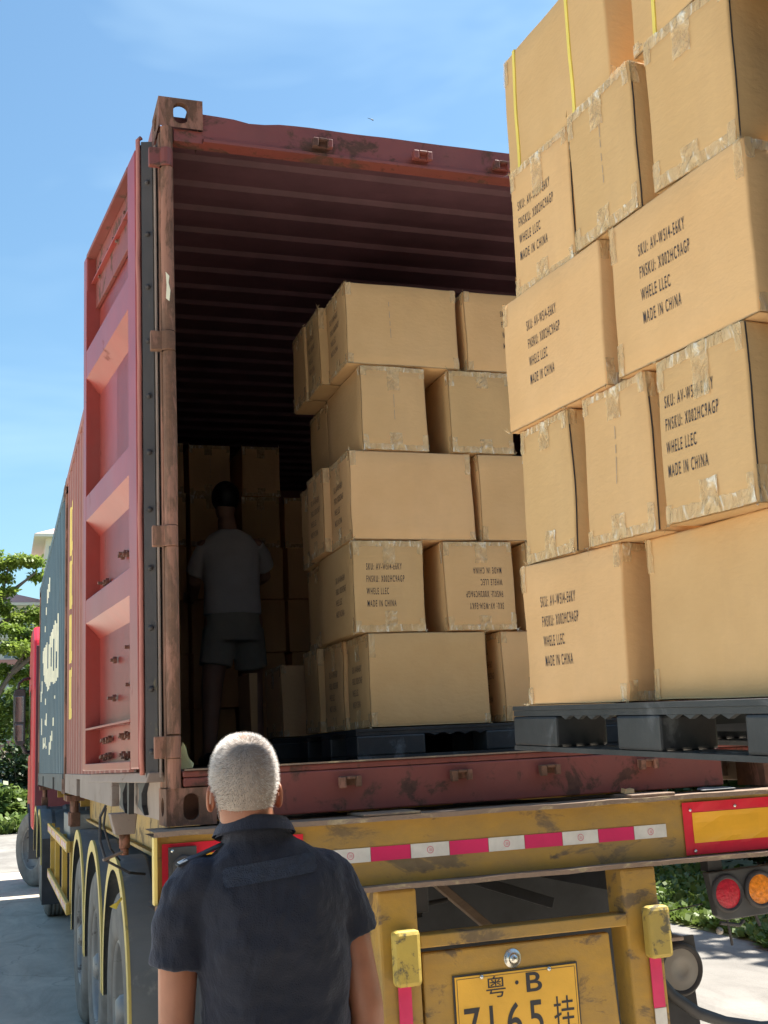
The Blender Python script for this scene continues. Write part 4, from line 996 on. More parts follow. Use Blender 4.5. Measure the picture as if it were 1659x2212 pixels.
    def txt(fm, spec):
        u, v, sz, xs, flip = spec
        vs, fs = text_geo(TXT, sz, xs * .82, 1.40, 1.32, .009)
        tb = MB(); sg = -1 if flip else 1
        tb.v = [fm(u + sg * x, v + sg * y, .0014) for x, y in vs]; tb.f = list(fs); tb.m = [0] * len(fs); tb.build('printed_text', 'ink', t)
    if text: txt(front, text)
    if side_text: txt(left, side_text)
    if strap:
        for u in strap:
            s_ = MB(); K = 12
            for k in range(K):
                a, c_ = Hz * k / K, Hz * (k + 1) / K
                s_.quad(front(u, a, .003), front(u + .012, a, .003), front(u + .012, c_, .003), front(u, c_, .003))
                s_.quad(front(u, a, .003), front(u, a, .0), front(u, c_, .0), front(u, c_, .003)); s_.quad(front(u + .012, a, .003), front(u + .012, a, .0), front(u + .012, c_, .0), front(u + .012, c_, .003))
            s_.quad(front(u, Hz, .003) , front(u + .012, Hz, .003), F @ Vector((u + .012, Dy, Hz + .003)), F @ Vector((u, Dy, Hz + .003)))
            s_.build('strap', 'strap', t)
    return t
def frame(o, x, z=(0, 0, 1)):
    x = Vector(x).normalized(); z = Vector(z).normalized(); z = (z - x * z.dot(x)).normalized(); y = z.cross(x)
    m_ = Matrix((x, y, z)).transposed().to_4x4(); m_.translation = Vector(o); return m_
# --- pallet load hanging on the right, coming in towards the container
PO = Vector((.766, -1.160, .295)); Pd = Vector((.0144, -.9991, -.0407)).normalized(); Pup = Vector((.005, -.041, .999)).normalized()
PF = frame(PO, Pd, Pup)       # x along the visible side, y into the stack (to +x), z up
HB = .353
FG = [  # s0, s1, outward, yaw, level, kind, text, straps, label
    (.0, .43, .016, -.07, 0, 'long', (.088, .240, .037, .43, 0), None, 'printed carton at the bottom left of the hanging load'),
    (.465, .965, -.060, 0, 0, 'long', None, None, 'blank wide carton at the bottom right of the hanging pallet load'),
    (.008, .265, .003, 0, 1, 'end', None, None, 'narrow blank carton at the left end of the hanging load second tier'),
    (.325, .586, -.002, -.035, 1, 'end', None, None, 'narrow blank carton in the middle of the second tier of the hanging load'),
    (.640, .920, -.004, -.035, 1, 'end', (.023, .243, .037, .44, 0), None, 'narrow printed carton at the right of the second tier, heavily taped below'),
    (-.020, .456, .020, -.03, 2, 'long', (.126, .241, .036, .43, 0), None, 'printed carton left in the third tier with a torn taped corner'),
    (.503, .959, .0, -.045, 2, 'long', (.109, .242, .038, .43, 0), None, 'large printed carton at the right of the third tier with a crumpled tape corner'),
    (.040, .325, .007, -.06, 3, 'end', (.031, .234, .035, .47, 0), None, 'narrow printed carton under the strapped carton, left of the fourth tier'),
    (.358, .624, .005, -.035, 3, 'end', None, None, 'narrow blank carton in the fourth tier with a dark gap on its right'),
    (.684, .937, -.004, -.11, 3, 'end', None, None, 'blank carton at the right of the fourth tier with a square of loose tape'),
    (.0, .515, -.011, -.025, 4, 'long', None, (.055, .345), 'strapped carton with two yellow bands at the top left of the hanging load'),
    (.62, 1.12, -.02, 0, 4, 'long', None, (.085, .38), 'strapped carton at the top right of the hanging load, cut off')]
for i, (s0, s1, out, ya, lv, kind, tx, st, lb_) in enumerate(FG):
    F = PF @ Matrix.Translation((s0, -out, lv * HB + .0015)) @ Matrix.Rotation(-ya, 4, 'Z')
    # rotate about the near lower corner; F's x runs toward the camera
    carton(lb_, F, s1 - s0, .27 if kind == 'long' else .47, HB - .002, kind, tx, None, 'cartons on the hanging pallet', st, True, 11 + i)
# pallet
def pallet(label, F, L, D, h, spans, seed=0):
    t = bpy.data.objects.new('plastic_pallet', None); COL.objects.link(t); t.matrix_basis = F @ Matrix.Translation((L / 2, D / 2, -h)); tag(t, label, 'pallet', 'black plastic pallets')
    rnd = random.Random(seed)
    b = MB()
    def bx(x0, x1, y0, y1, z0, z1): b.hexa([F @ Vector(p) for p in ((x0, y0, z0), (x1, y0, z0), (x1, y1, z0), (x0, y1, z0), (x0, y0, z1), (x1, y0, z1), (x1, y1, z1), (x0, y1, z1))])
    bx(0, L, 0, .03, -.012, -.001); bx(0, L, D - .03, D, -.012, -.001)
    k = 0; x = .0
    while x < L - .02:
        bx(x, x + .045, .031, D - .031, -.012, -.002); x += .065
    b.build('deck', 'pallet', t)
    b = MB()
    for y0, y1 in ((0, .14), (D / 2 - .07, D / 2 + .07), (D - .14, D)):
        bx(.0, L, y0 + .003, y1 - .003, -.026, -.0125)
        x = spans[0][1] + .01
        for a, c in zip(spans, spans[1:]):
            x = a[1] + .02
            while x < c[0] - .03:
                b.prism([F @ Vector(p) for p in ((x, y0 + .004, -.0265), (x + .044, y0 + .004, -.0265), (x + .022, y0 + .004, -.035))], (F.to_3x3() @ Vector((0, .012, 0)))); x += .062
    b.build('deck_ribs', 'pallet', t)
    for y0, y1 in ((0, .14), (D / 2 - .07, D / 2 + .07), (D - .14, D)):
        for (a, c) in spans:
            b = MB(); bx(a, c, y0, y1, -h + .012, -.027); o = b.build('block', 'pallet', t, bevel=.006)
        b = MB(); 
        for q in range(4): bx(.0, L, y0 + q * .038, y0 + q * .038 + .018, -h, -h + .0115)
        x = 0
        while x < L - .02: bx(x, x + .014, y0 + .001, y1 - .001, -h + .001, -h + .0105); x += .05
        b.build('skid', 'pallet', t)
    return t
pallet('black plastic pallet under the hanging carton load', PF @ Matrix.Translation((-.105, -.012, 0)), 1.20, 1.0, .112, [(0, .235), (.515, .685), (.965, 1.20)])
# --- load inside: rear stack on its pallet, front plane y = .35
def cf(x, z, y=.35, yaw=0): return frame((x, y, z), (math.cos(yaw), math.sin(yaw), 0))
IZ = [.291, .650, 1.013, 1.376, 1.733]
IH = [.355, .358, .358, .352, .350]
IN = [
    (.815, 1.306, 0, 'long', None, (.07, .22, .035, .36, 0), 'wide blank carton at the bottom left of the stack in the container'),
    (1.370, 1.86, 0, 'long', None, (.07, .22, .035, .36, 0), 'wide blank carton at the bottom right of the stack in the container'),
    (.768, 1.061, 1, 'end', (.052, .243, .036, .42, 0), (.26, .22, .035, .36, 0), 'narrow printed carton with upright printing in the container stack'),
    (1.148, 1.447, 1, 'end', (.245, .108, .036, .42, 1), None, 'narrow carton with its printing upside down, in the container stack'),
    (1.510, 1.80, 1, 'end', None, None, 'narrow carton right of the one with upside-down printing'),
    (.774, 1.294, 2, 'long', None, (.06, .23, .035, .36, 0), 'wide blank carton in the middle tier of the container stack'),
    (1.325, 1.81, 2, 'long', None, None, 'wide blank carton right in the middle tier, partly hidden'),
    (.835, 1.115, 3, 'end', None, None, 'narrow blank carton fourth from the bottom at the left of the container stack'),
    (1.218, 1.495, 3, 'end', None, None, 'narrow blank carton with smeared tape, fourth tier of the container stack'),
    (.790, 1.275, 4, 'long', None, (.05, .24, .035, .36, 0), 'wide blank carton at the top left of the container stack'),
    (1.310, 1.80, 4, 'long', (.165, .245, .036, .42, 0), None, 'printed carton at the top right of the container stack, half hidden')]
for i, (x0, x1, lv, kind, tx, stx, lb_) in enumerate(IN):
    carton(lb_, cf(x0, IZ[lv], .35), x1 - x0, .285 if kind == 'long' else .49, IH[lv], kind, tx, stx, 'cartons of the rear stack in the container', None, True, 40 + i)
# second row behind, left faces visible
IN2 = [(.80, 0, .640, .285, 'long', 'bottom carton just behind the wide blank one at left', (.07, .22, .035, .36, 0)),
       (.775, 0, .935, .24, 'long', 'third bottom carton back with a bright taped edge', None),
       (.80, 1, .855, .29, 'long', 'carton behind the printed narrow one in the second tier', None),
       (.745, 2, .64, .25, 'long', 'middle tier carton behind the first, sticking out to the left', (.06, .23, .035, .36, 0)),
       (.775, 2, .90, .22, 'long', 'middle tier carton third from the rear', None),
       (.84, 3, .85, .30, 'long', 'fourth tier carton behind the narrow blank one', None),
       (.757, 4, .64, .22, 'long', 'top tier carton second from the rear, sticking out to the left', (.03, .24, .035, .30, 0)),
       (.750, 4, .868, .21, 'long', 'top tier carton third from the rear', None)]
for i, (x0, lv, y, dp, kind, lb_, stx) in enumerate(IN2):
    carton(lb_, cf(x0, IZ[lv], y), .49 if kind == 'long' else .285, dp - .005, IH[lv], kind, None, stx, 'cartons of the rear stack in the container', None, True, 70 + i)
carton('carton standing free behind the rear stack on its own pallet edge', cf(.755, .292, 1.52, R(2)), .30, .3, .335, 'long', None, None, 'cartons of the rear stack in the container', None, True, 90)
pallet('black plastic pallet under the carton stack inside the container', frame((.74, .30, .288), (1, 0, 0)), 1.2, .86, .112, [(0, .27), (.52, .72), (.93, 1.2)], 3)
pallet('scuffed black plastic pallet behind the first one on the container floor', frame((.70, 1.50, .288), (1, 0, 0)), 1.2, 1.0, .112, [(0, .2), (.5, .7), (1.0, 1.2)], 5)
# far stack
random.seed(21)
cols = [(.375, .668), (.688, .985), (1.05, 1.332), (1.345, 1.62)]
WORD = ['bottom', 'second', 'third', 'fourth', 'fifth', 'top']
CN = ['beside the hinge post', 'left of centre', 'right of centre', 'at the right']
for ci, (x0, x1) in enumerate(cols):
    for r_ in range(6):
        if ci == 3 and r_ == 5: continue
        if r_ in (1, 4): xa = x0 + random.uniform(-.01, .02)
        else: xa = x0
        carton('dim carton in the %s tier of the far stack %s' % (WORD[r_], CN[ci]), cf(xa, .178 + r_ * .357, 3.70 + random.uniform(-.03, .03)), x1 - x0 - .002 + random.uniform(-.02, 0), .45, .355, 'end', None, None, 'cartons of the far stack in the container', None, r_ > 3, 100 + ci * 6 + r_)
# cardboard sheet and yellow scrap
b = MB(); b.hexa([(.708, 2.0, .175), (.735, 2.0, .175), (.735, 2.30, .175), (.708, 2.3, .175), (.700, 2.0, .63), (.744, 2.0, .63), (.744, 2.3, .63), (.70, 2.3, .63)]); 
tag(b.build('cardboard_sheet', 'card', None, bevel=.003), 'narrow folded cardboard standing behind the worker legs', 'cardboard')
b = MB(); pts = [(.058, .075, .178), (.098, .07, .180), (.103, .078, .195), (.085, .08, .215), (.078, .082, .25), (.068, .08, .265), (.058, .078, .24)]
b.prism(pts, (0, .012, .002)); tag(b.build('paper_scrap', 'paper'), 'crumpled yellow paper scrap stuck at the left end of the sill', 'paper scrap')
b = MB(); b.prism([(1.63, -.06, .008), (1.675, -.05, .008), (1.68, -.04, .022), (1.655, -.045, .018), (1.64, -.05, .024)], (.0, .03, .004)); tag(b.build('cardboard_scrap', 'card'), 'small torn cardboard scrap lying on the trailer rear beam', 'cardboard')
b = MB(); b.prism([(1.95, -.07, .002), (2.10, -.06, .002), (2.12, .0, .004), (2.0, .0, .01)], (0, .04, .001)); tag(b.build('plastic_scrap', 'fender'), 'flat grey plastic scrap on the rear beam near the right corner', 'plastic scrap')

# ------------------------------------------------------------------ people
def ball(b, c, r, seg=16, rings=10, rot=None):
    c = Vector(c); r = Vector(r) if not isinstance(r, (int, float)) else Vector((r, r, r)); n = len(b.v)
    for i in range(rings + 1):
        th = math.pi * i / rings
        for k in range(seg):
            ph = 2 * math.pi * k / seg; p = Vector((r.x * math.sin(th) * math.cos(ph), r.y * math.sin(th) * math.sin(ph), r.z * math.cos(th)))
            if rot: p = rot @ p
            b.v.append(c + p)
    for i in range(rings):
        for k in range(seg):
            k2 = (k + 1) % seg; b.f.append((n + i * seg + k, n + (i + 1) * seg + k, n + (i + 1) * seg + k2, n + i * seg + k2)); b.m.append(0)
def limb(b, pts):
    """pts: [(p, r)] smooth closed tube with round ends"""
    P = [Vector(p) for p, _ in pts]; Rr = [r for _, r in pts]
    dense = []; rad = []
    for i in range(len(P) - 1):
        for k in range(5):
            t = k / 5; dense.append(P[i].lerp(P[i + 1], t)); rad.append(Rr[i] * (1 - t) + Rr[i + 1] * t)
    dense.append(P[-1]); rad.append(Rr[-1])
    b.tube(dense, rad, 14); ball(b, P[0], Rr[0]); ball(b, P[-1], Rr[-1])
def loft(b, rings, seg=36):
    """rings: (cx, cy, z, hw, hd, tilt) superellipse sections"""
    n = len(b.v)
    for (cx, cy, z, hw, hd, tl) in rings:
        for k in range(seg):
            a = 2 * math.pi * k / seg; ca, sa = math.cos(a), math.sin(a); e = .8
            x = hw * math.copysign(abs(ca) ** e, ca); y = hd * math.copysign(abs(sa) ** e, sa)
            b.v.append(Vector((cx + x, cy + y, z + tl * x)))
    for i in range(len(rings) - 1):
        for k in range(seg):
            k2 = (k + 1) % seg; b.f.append((n + i * seg + k, n + i * seg + k2, n + (i + 1) * seg + k2, n + (i + 1) * seg + k)); b.m.append(0)
    b.f.append(tuple(n + k for k in reversed(range(seg)))); b.f.append(tuple(n + (len(rings) - 1) * seg + k for k in range(seg))); b.m += [0, 0]
def fuse(o, vox, sm=6, fac=.5):
    m_ = o.modifiers.new('fuse', 'REMESH'); m_.mode = 'VOXEL'; m_.voxel_size = vox; m_.use_smooth_shade = True
    s_ = o.modifiers.new('smooth', 'SMOOTH'); s_.iterations = sm; s_.factor = fac
    return o
def hand(b, wrist, dirv, side, sc=1.0):
    """palm, four curled fingers and a side thumb hanging along dirv"""
    d = Vector(dirv).normalized(); fw = Vector((0, 1, 0)); fw = (fw - d * fw.dot(d)).normalized(); sx = d.cross(fw) * side
    wst = Vector(wrist); limb(b, [(wst, .024 * sc), (wst + d * .045 * sc, .022 * sc)])
    for k in range(4):
        o = (k - 1.5) * .019 * sc; L = (.036, .041, .038, .030)[k] * sc
        p = wst + d * .05 * sc + fw * -o
        kn = wst + d * .088 * sc + fw * -o * 1.1
        a = kn + d * L * .9 + sx * .008; c = a + d * L * .5 + sx * .016; e = c + d * L * .3 + sx * .014
        limb(b, [(p, .0115 * sc), (kn, .0095 * sc), (a, .0085 * sc), (c, .0078 * sc), (e, .0068 * sc)])
    t0 = wst + d * .025 * sc + fw * .022; limb(b, [(t0, .012 * sc), (t0 + d * .03 + fw * .018, .0105 * sc), (t0 + d * .058 + fw * .022 + sx * .008, .009 * sc)])
def head_geo(b, c, yaw, sc=1.0):
    rz = Matrix.Rotation(yaw, 3, 'Z'); c = Vector(c)
    def q(x, y, z): return c + rz @ Vector((x * sc, y * sc, z * sc))
    ball(b, q(0, -.008, .018), (.067 * sc, .088 * sc, .098 * sc), 24, 16, rz)
    ball(b, q(0, .022, -.040), (.058 * sc, .062 * sc, .075 * sc), 20, 12, rz)
    ball(b, q(0, -.035, -.050), (.058 * sc, .05 * sc, .065 * sc), 18, 12, rz)
    ball(b, q(0, .090, -.005), (.013 * sc, .018 * sc, .024 * sc)); ball(b, q(0, .098, -.020), (.015 * sc, .014 * sc, .011 * sc))
    ball(b, q(0, .080, -.052), (.026 * sc, .012 * sc, .010 * sc)); ball(b, q(0, .072, -.095), (.024 * sc, .018 * sc, .018 * sc))
    for s_ in (-1, 1):
        ball(b, q(s_ * .030, .078, .012), (.012 * sc, .008 * sc, .009 * sc)); ball(b, q(s_ * .032, .076, .028), (.018 * sc, .010 * sc, .006 * sc))
def ear(name, c, yaw, side, parent, mat, sc=1.0):
    b = MB(); rz = Matrix.Rotation(yaw, 3, 'Z'); K = 22; c = Vector(c)
    ring = []
    for k in range(K):
        a = 2 * math.pi * k / K; y = .017 * math.cos(a) * (1 + .15 * math.sin(a)); z = .031 * math.sin(a) + .004 * math.cos(a)
        fl = .010 + .008 * max(0, -math.cos(a)) 
        ring.append(c + rz @ (Vector((side * fl, y - .004 * math.sin(a), z)) * sc))
    ring.append(ring[0]); b.tube(ring, .0052 * sc, 8, cap=False)
    ball(b, c + rz @ Vector((side * .005 * sc, .002, -.002)), (.0085 * sc, .0165 * sc, .029 * sc)); ball(b, c + rz @ Vector((side * .008 * sc, .006, -.028 * sc)), (.005 * sc, .007 * sc, .009 * sc))
    o = b.build(name, mat, parent, True); fuse(o, .0022, 2); return o

# --- the older man watching
MY = -1.25
P1 = thing('person', 'grey-haired man seen from behind in a navy short-sleeved shirt, looking up into the container', 'person', (.05, MY, GZ))
b = MB()
HC = (.002, MY + .01, .139); hyaw = R(-8)
head_geo(b, HC, hyaw)
limb(b, [((.03, MY - .005, -.03), .064), ((.014, MY - .006, .04), .057), ((.006, MY - .004, .09), .055)])
loft(b, [(.05, MY, -.62, .150, .100, 0), (.055, MY, -.45, .138, .095, 0), (.055, MY, -.25, .140, .095, 0), (.05, MY, -.12, .140, .085, .0), (.042, MY, -.06, .115, .070, .0), (.03, MY, -.02, .075, .055, .0)])
LS, RS = (-.105, MY, -.070), (.168, MY, -.072)
LE, RE = (-.158, MY - .015, -.345), (.252, MY - .02, -.335)
LW, RW = (-.150, MY + .04, -.585), (.255, MY + .03, -.585)
limb(b, [(LS, .046), ((-.150, MY - .005, -.20), .043), (LE, .037), ((-.160, MY + .005, -.42), .038), (LW, .025)])
limb(b, [(RS, .044), ((.230, MY - .01, -.20), .042), (RE, .039), ((.258, MY, -.42), .040), (RW, .026)])
hand(b, LW, (.02, .1, -1), -1); hand(b, RW, (0, .1, -1), 1)
for s_, cx in ((-1, -.035), (1, .14)):
    limb(b, [((cx, MY, -.60), .085), ((cx, MY + .01, -.98), .055), ((cx, MY - .015, -1.15), .052), ((cx, MY - .01, -1.36), .036)])
    limb(b, [((cx, MY - .03, -1.40), .036), ((cx + s_ * .01, MY + .08, -1.42), .03)])
body = b.build('body', 'skin', P1, True); fuse(body, .006, 5)
# ears
rz = Matrix.Rotation(hyaw, 3, 'Z')
for s_ in (-1, 1):
    ear('ear', Vector(HC) + rz @ Vector((s_ * .066, .0, -.020)), hyaw, s_, P1, 'skin', .82)
# shirt
b = MB()
loft(b, [(.055, MY, -.66, .168, .118, 0), (.056, MY - .002, -.50, .160, .112, 0), (.056, MY - .004, -.35, .160, .110, 0), (.055, MY - .006, -.20, .168, .114, 0), (.052, MY - .006, -.11, .174, .110, .02), (.046, MY - .004, -.062, .165, .098, .05), (.042, MY - .002, -.028, .142, .088, .05), (.036, MY - .002, .0, .110, .078, .04), (.026, MY, .028, .075, .068, .04), (.022, MY, .046, .069, .072, .03), (.020, MY, .060, .064, .068, .02)])
limb(b, [((-.095, MY, -.055), .058), ((-.128, MY, -.085), .060)]); limb(b, [((.165, MY, -.052), .056), ((.192, MY, -.078), .055)])
def sleeve(b, pts):
    P = [Vector(p) for p, _ in pts]; dense = []; rad = []
    for i in range(len(P) - 1):
        for k in range(4):
            t_ = k / 4; dense.append(P[i].lerp(P[i + 1], t_)); rad.append(pts[i][1] * (1 - t_) + pts[i + 1][1] * t_)
    dense.append(P[-1]); rad.append(pts[-1][1]); b.tube(dense, rad, 20)
sleeve(b, [((-.105, MY, -.06), .058), ((-.138, MY - .002, -.13), .060), ((-.153, MY - .004, -.222), .061)])
sleeve(b, [((.175, MY, -.06), .055), ((.212, MY - .004, -.125), .057), ((.238, MY - .006, -.195), .060)])
sh = b.build('shirt', 'shirt', P1, True); fuse(sh, .0055, 7, .5)
tx = bpy.data.textures.new('cloth_folds', 'CLOUDS'); tx.noise_scale = .10; tx.noise_depth = 3
dm = sh.modifiers.new('folds', 'DISPLACE'); dm.texture = tx; dm.strength = .024; dm.mid_level = .5; dm.texture_coords = 'LOCAL'
tx2 = bpy.data.textures.new('cloth_folds_fine', 'CLOUDS'); tx2.noise_scale = .03; tx2.noise_depth = 1
dm = sh.modifiers.new('folds_fine', 'DISPLACE'); dm.texture = tx2; dm.strength = .004; dm.texture_coords = 'LOCAL'
# collar: folded ring around the neck, rising at the back
b = MB(); K = 48; n0 = 0
for lay, (dr_, zt_, zb_) in enumerate(((.0, .028, -.016), (.006, .030, -.012))):
    for k in range(K):
        a = 2 * math.pi * k / K; ca, sa = math.cos(a), math.sin(a)
        for (z_, rr_) in ((zb_ - .008, .084 + dr_), (zb_ + .008, .077 + dr_), (zt_ - .021, .067 + dr_)):
            b.v.append(Vector((.020 + ca * rr_ * 1.02, MY + .002 + sa * (rr_ + .006), .056 + z_ - .02 * sa * .9 + .02 * ca * -.15)))
for lay in range(2):
    o0 = lay * K * 3
    for k in range(K):
        k2 = (k + 1) % K
        for j in (0, 1): b.f.append((o0 + k * 3 + j, o0 + k2 * 3 + j, o0 + k2 * 3 + j + 1, o0 + k * 3 + j + 1)); b.m.append(0)
for k in range(K):
    k2 = (k + 1) % K; b.f.append((k * 3 + 2, k2 * 3 + 2, K * 3 + k2 * 3 + 2, K * 3 + k * 3 + 2)); b.m.append(0)
b.build('collar', 'shirt', P1, True)
# felt name patch across the shoulder blades (wrapped on the shirt)
b = MB(); nu, nv = 40, 10; x0, x1 = -.066, .138; zt0 = -.052
for i in range(nu + 1):
    for j in range(nv + 1):
        u = i / nu; v = j / nv; x = x0 + (x1 - x0) * u; rr_ = .012; z = -.052 + .040 * v + (x - .04) * .10
        dx = min(u, 1 - u) * (x1 - x0)
        if dx < rr_: z = (-.032 + (x - .04) * .10) + (z - (-.032 + (x - .04) * .10)) * (.55 + .45 * math.sqrt(max(0, 1 - (1 - dx / rr_) ** 2)))
        b.v.append(Vector((x, MY - .20, z)))
for i in range(nu):
    for j in range(nv):
        k = i * (nv + 1) + j; b.f.append((k, k + nv + 1, k + nv + 2, k + 1)); b.m.append(0)
bp = b.build('back_patch', 'patch', P1, True)
sw = bp.modifiers.new('wrap', 'SHRINKWRAP'); sw.target = sh; sw.wrap_method = 'PROJECT'; sw.use_project_y = True; sw.use_positive_direction = True; sw.use_negative_direction = False; sw.use_project_x = False; sw.use_project_z = False; sw.offset = .0025
# epaulettes with silver tips
for s_, a_, c_ in ((-1, (-.045, MY, .024), (-.150, MY, -.016)), (1, (.095, MY, .020), (.196, MY, -.030))):
    e = MB(); e.bar(Vector(a_), Vector(c_), .045, .005, (0, 0, 1)); o = e.build('epaulette', 'epau', P1, bevel=.002)
    d = (Vector(c_) - Vector(a_)).normalized()
    if s_ < 0:
        e2 = MB(); e2.bar(Vector(c_) - d * .022 + Vector((0, 0, .0032)), Vector(c_) - d * .004 + Vector((0, 0, .0032)), .036, .003); e2.build('rank_stripe', 'silver', o)
tr_ = MB()
for s_, cx in ((-1, -.035), (1, .14)):
    limb(tr_, [((cx, MY, -.60), .10), ((cx, MY + .01, -.98), .072), ((cx, MY - .01, -1.37), .056)])
loft(tr_, [(.052, MY, -.74, .15, .115, 0), (.052, MY, -.60, .158, .11, 0), (.052, MY, -.52, .15, .105, 0)])
fuse(tr_.build('trousers', 'trousers', P1, True), .010, 4)
shoe = MB()
for s_, cx in ((-1, -.035), (1, .14)):
    limb(shoe, [((cx, MY - .03, -1.41), .04), ((cx + s_ * .01, MY + .06, -1.415), .038), ((cx + s_ * .015, MY + .13, -1.425), .028)])
fuse(shoe.build('shoes', 'shoe', P1, True), .008, 3)
# hair: cap hugging the skull plus thousands of short hairs swirling from the crown
random.seed(99)
hc = Vector(HC) + rz @ Vector((0, -.008, .018)); hr = Vector((.0705, .0925, .0975))
b = MB(); seg, rings = 48, 30
def hair_keep(p):   # local coordinates on the unit sphere; hair line: face and below nape bare
    if p.y > .35 and p.z < .35 + (p.y - .35) * .6: return False
    if p.z < -.90: return False
    if abs(p.x) > .80 and p.z < -.22 and p.y > -.25: return False
    return True
def hp(th, ph, k=1.0):
    n_ = Vector((math.sin(th) * math.cos(ph), math.sin(th) * math.sin(ph), math.cos(th)))
    p = Vector((n_.x * hr.x, n_.y * hr.y, n_.z * hr.z))
    if n_.z < 0: k_ = min(1, -n_.z); w_ = math.sqrt(max(0, 1 - n_.z ** 2)); p.x += n_.x / max(w_, .2) * hr.x * (.80 - w_) * max(0, (k_ - .5) / .5) * .9; p.y += n_.y / max(w_, .2) * hr.y * (.62 - w_) * max(0, (k_ - .5) / .5) * .9
    if n_.z < -.3: p.z -= .040 * (-n_.z - .3)
    if n_.z > .55: p.z -= .006 * (n_.z - .55)
    p.x = hr.x * math.copysign((abs(p.x) / hr.x) ** .84, p.x); p.z = hr.z * math.copysign((abs(p.z) / hr.z) ** .93, p.z)
    return n_, hc + rz @ (p * k)
for i in range(rings):
    for k in range(seg):
        q = []; ok = True
        for (ii, kk) in ((i, k), (i, k + 1), (i + 1, k + 1), (i + 1, k)):
            n_, p = hp(math.pi * ii / rings, 2 * math.pi * kk / seg); ok = ok and hair_keep(n_); q.append(p)
        if ok: b.quad(*q)
hcap = b.build('hair', 'hairlow', P1, True)
M['hair_white'] = plain('white_hair', (.74, .72, .70), .5, var=.12, vs=50)
M['hair_brown'] = plain('brown_grey_hair', (.26, .21, .175), .5, var=.25, vs=50)
hs = {k: MB() for k in ('hair', 'hair_white', 'hair_brown')}; crown = Vector((.10, -.62, .78)).normalized()
for i in range(34000):
    z = random.uniform(-.9, 1); a = random.uniform(0, 6.2832); th = math.acos(z)
    n_, p = hp(th, a)
    if not hair_keep(n_): continue
    if n_.z < -.45 and random.random() < (-n_.z - .45) * 1.9: continue
    away = (n_ - crown * n_.dot(crown)); L = away.length if n_.dot(crown) > 0 else 1.5; away = away.normalized() if L > .02 else Vector((1, 0, 0))
    swirl = crown.cross(n_)
    d = (n_ * .45 + away * .8 + swirl * .55 * math.exp(-L * 1.5) + Vector((random.gauss(0, .2), random.gauss(0, .2), random.gauss(0, .2)))).normalized()
    ln = random.uniform(.006, .012) * (1 if n_.z > -.1 else max(.25, 1 + n_.z * 1.1))
    d = rz @ d; side = d.cross(rz @ n_).normalized() * .0003
    wb = math.exp(-(L / .62) ** 2) * .9 + max(0, -n_.z - .1) * 1.1; ww = abs(n_.x) ** 2 * 1.3 + max(0, n_.z - .7) * 3
    r_ = random.random(); key = 'hair_brown' if r_ < wb else ('hair_white' if random.random() < ww + .12 else 'hair')
    q_ = hs[key]; k = len(q_.v); q_.v += [p - side, p + side, p + d * ln]; q_.f.append((k, k + 1, k + 2)); q_.m.append(0)
for key, q_ in hs.items(): tag(q_.build('hair_strands', key, hcap), kind='stuff')

# --- the worker inside
Y2 = 2.9; FZ = .172
P2 = thing('person', 'dark-haired worker in a grey T-shirt and shorts stacking cartons inside the container', 'person', (.80, Y2, FZ))
b = MB(); head_geo(b, (.775, Y2 + .03, 1.735), R(-5))
limb(b, [((.79, Y2, 1.50), .062), ((.78, Y2 + .015, 1.62), .054)])
loft(b, [(.80, Y2, 1.0, .15, .10, 0), (.80, Y2, 1.2, .145, .10, 0), (.795, Y2, 1.4, .16, .10, 0), (.79, Y2, 1.5, .12, .07, 0), (.79, Y2, 1.54, .07, .06, 0)])
limb(b, [((.64, Y2, 1.45), .05), ((.595, Y2 + .10, 1.26), .043), ((.62, Y2 + .33, 1.20), .030)]); hand(b, (.62, Y2 + .33, 1.20), (0, 1, .1), 1)
limb(b, [((.95, Y2, 1.46), .05), ((1.03, Y2 + .14, 1.30), .043), ((1.0, Y2 + .36, 1.28), .030)]); hand(b, (1.0, Y2 + .36, 1.28), (0, 1, .1), -1)
limb(b, [((.72, Y2, 1.0), .09), ((.665, Y2 - .02, .62), .062), ((.64, Y2 - .05, .28), .04), ((.64, Y2 - .02, .22), .04), ((.63, Y2 + .10, .205), .03)])
limb(b, [((.89, Y2, 1.0), .09), ((.925, Y2 + .08, .64), .062), ((.94, Y2 + .05, .28), .04), ((.94, Y2 + .08, .22), .04), ((.95, Y2 + .2, .205), .03)])
fuse(b.build('body', 'skin2', P2, True), .009, 4)
b = MB()
loft(b, [(.80, Y2, 1.04, .172, .12, 0), (.80, Y2, 1.2, .165, .115, 0), (.795, Y2, 1.38, .178, .115, 0), (.79, Y2, 1.46, .175, .10, 0), (.79, Y2, 1.52, .13, .08, 0), (.785, Y2, 1.555, .07, .065, 0)])
sleeve(b, [((.66, Y2, 1.45), .068), ((.62, Y2 + .04, 1.36), .070), ((.60, Y2 + .08, 1.30), .066)]); sleeve(b, [((.93, Y2, 1.46), .068), ((.99, Y2 + .06, 1.40), .070), ((1.02, Y2 + .11, 1.345), .068)])
fuse(b.build('t_shirt', 'tee', P2, True), .010, 5)
b = MB(); loft(b, [(.80, Y2, .88, .17, .125, 0), (.80, Y2, 1.0, .165, .12, 0), (.80, Y2, 1.08, .155, .112, 0)])
sleeve(b, [((.72, Y2, .95), .10), ((.69, Y2 - .01, .74), .098)]); sleeve(b, [((.885, Y2, .95), .10), ((.915, Y2 + .05, .73), .098)])
fuse(b.build('shorts', 'shorts', P2, True), .010, 4)
b = MB(); ball(b, (.775, Y2 + .015, 1.765), (.084, .10, .10), 20, 14); b.build('hair', 'blackhair', P2, True)
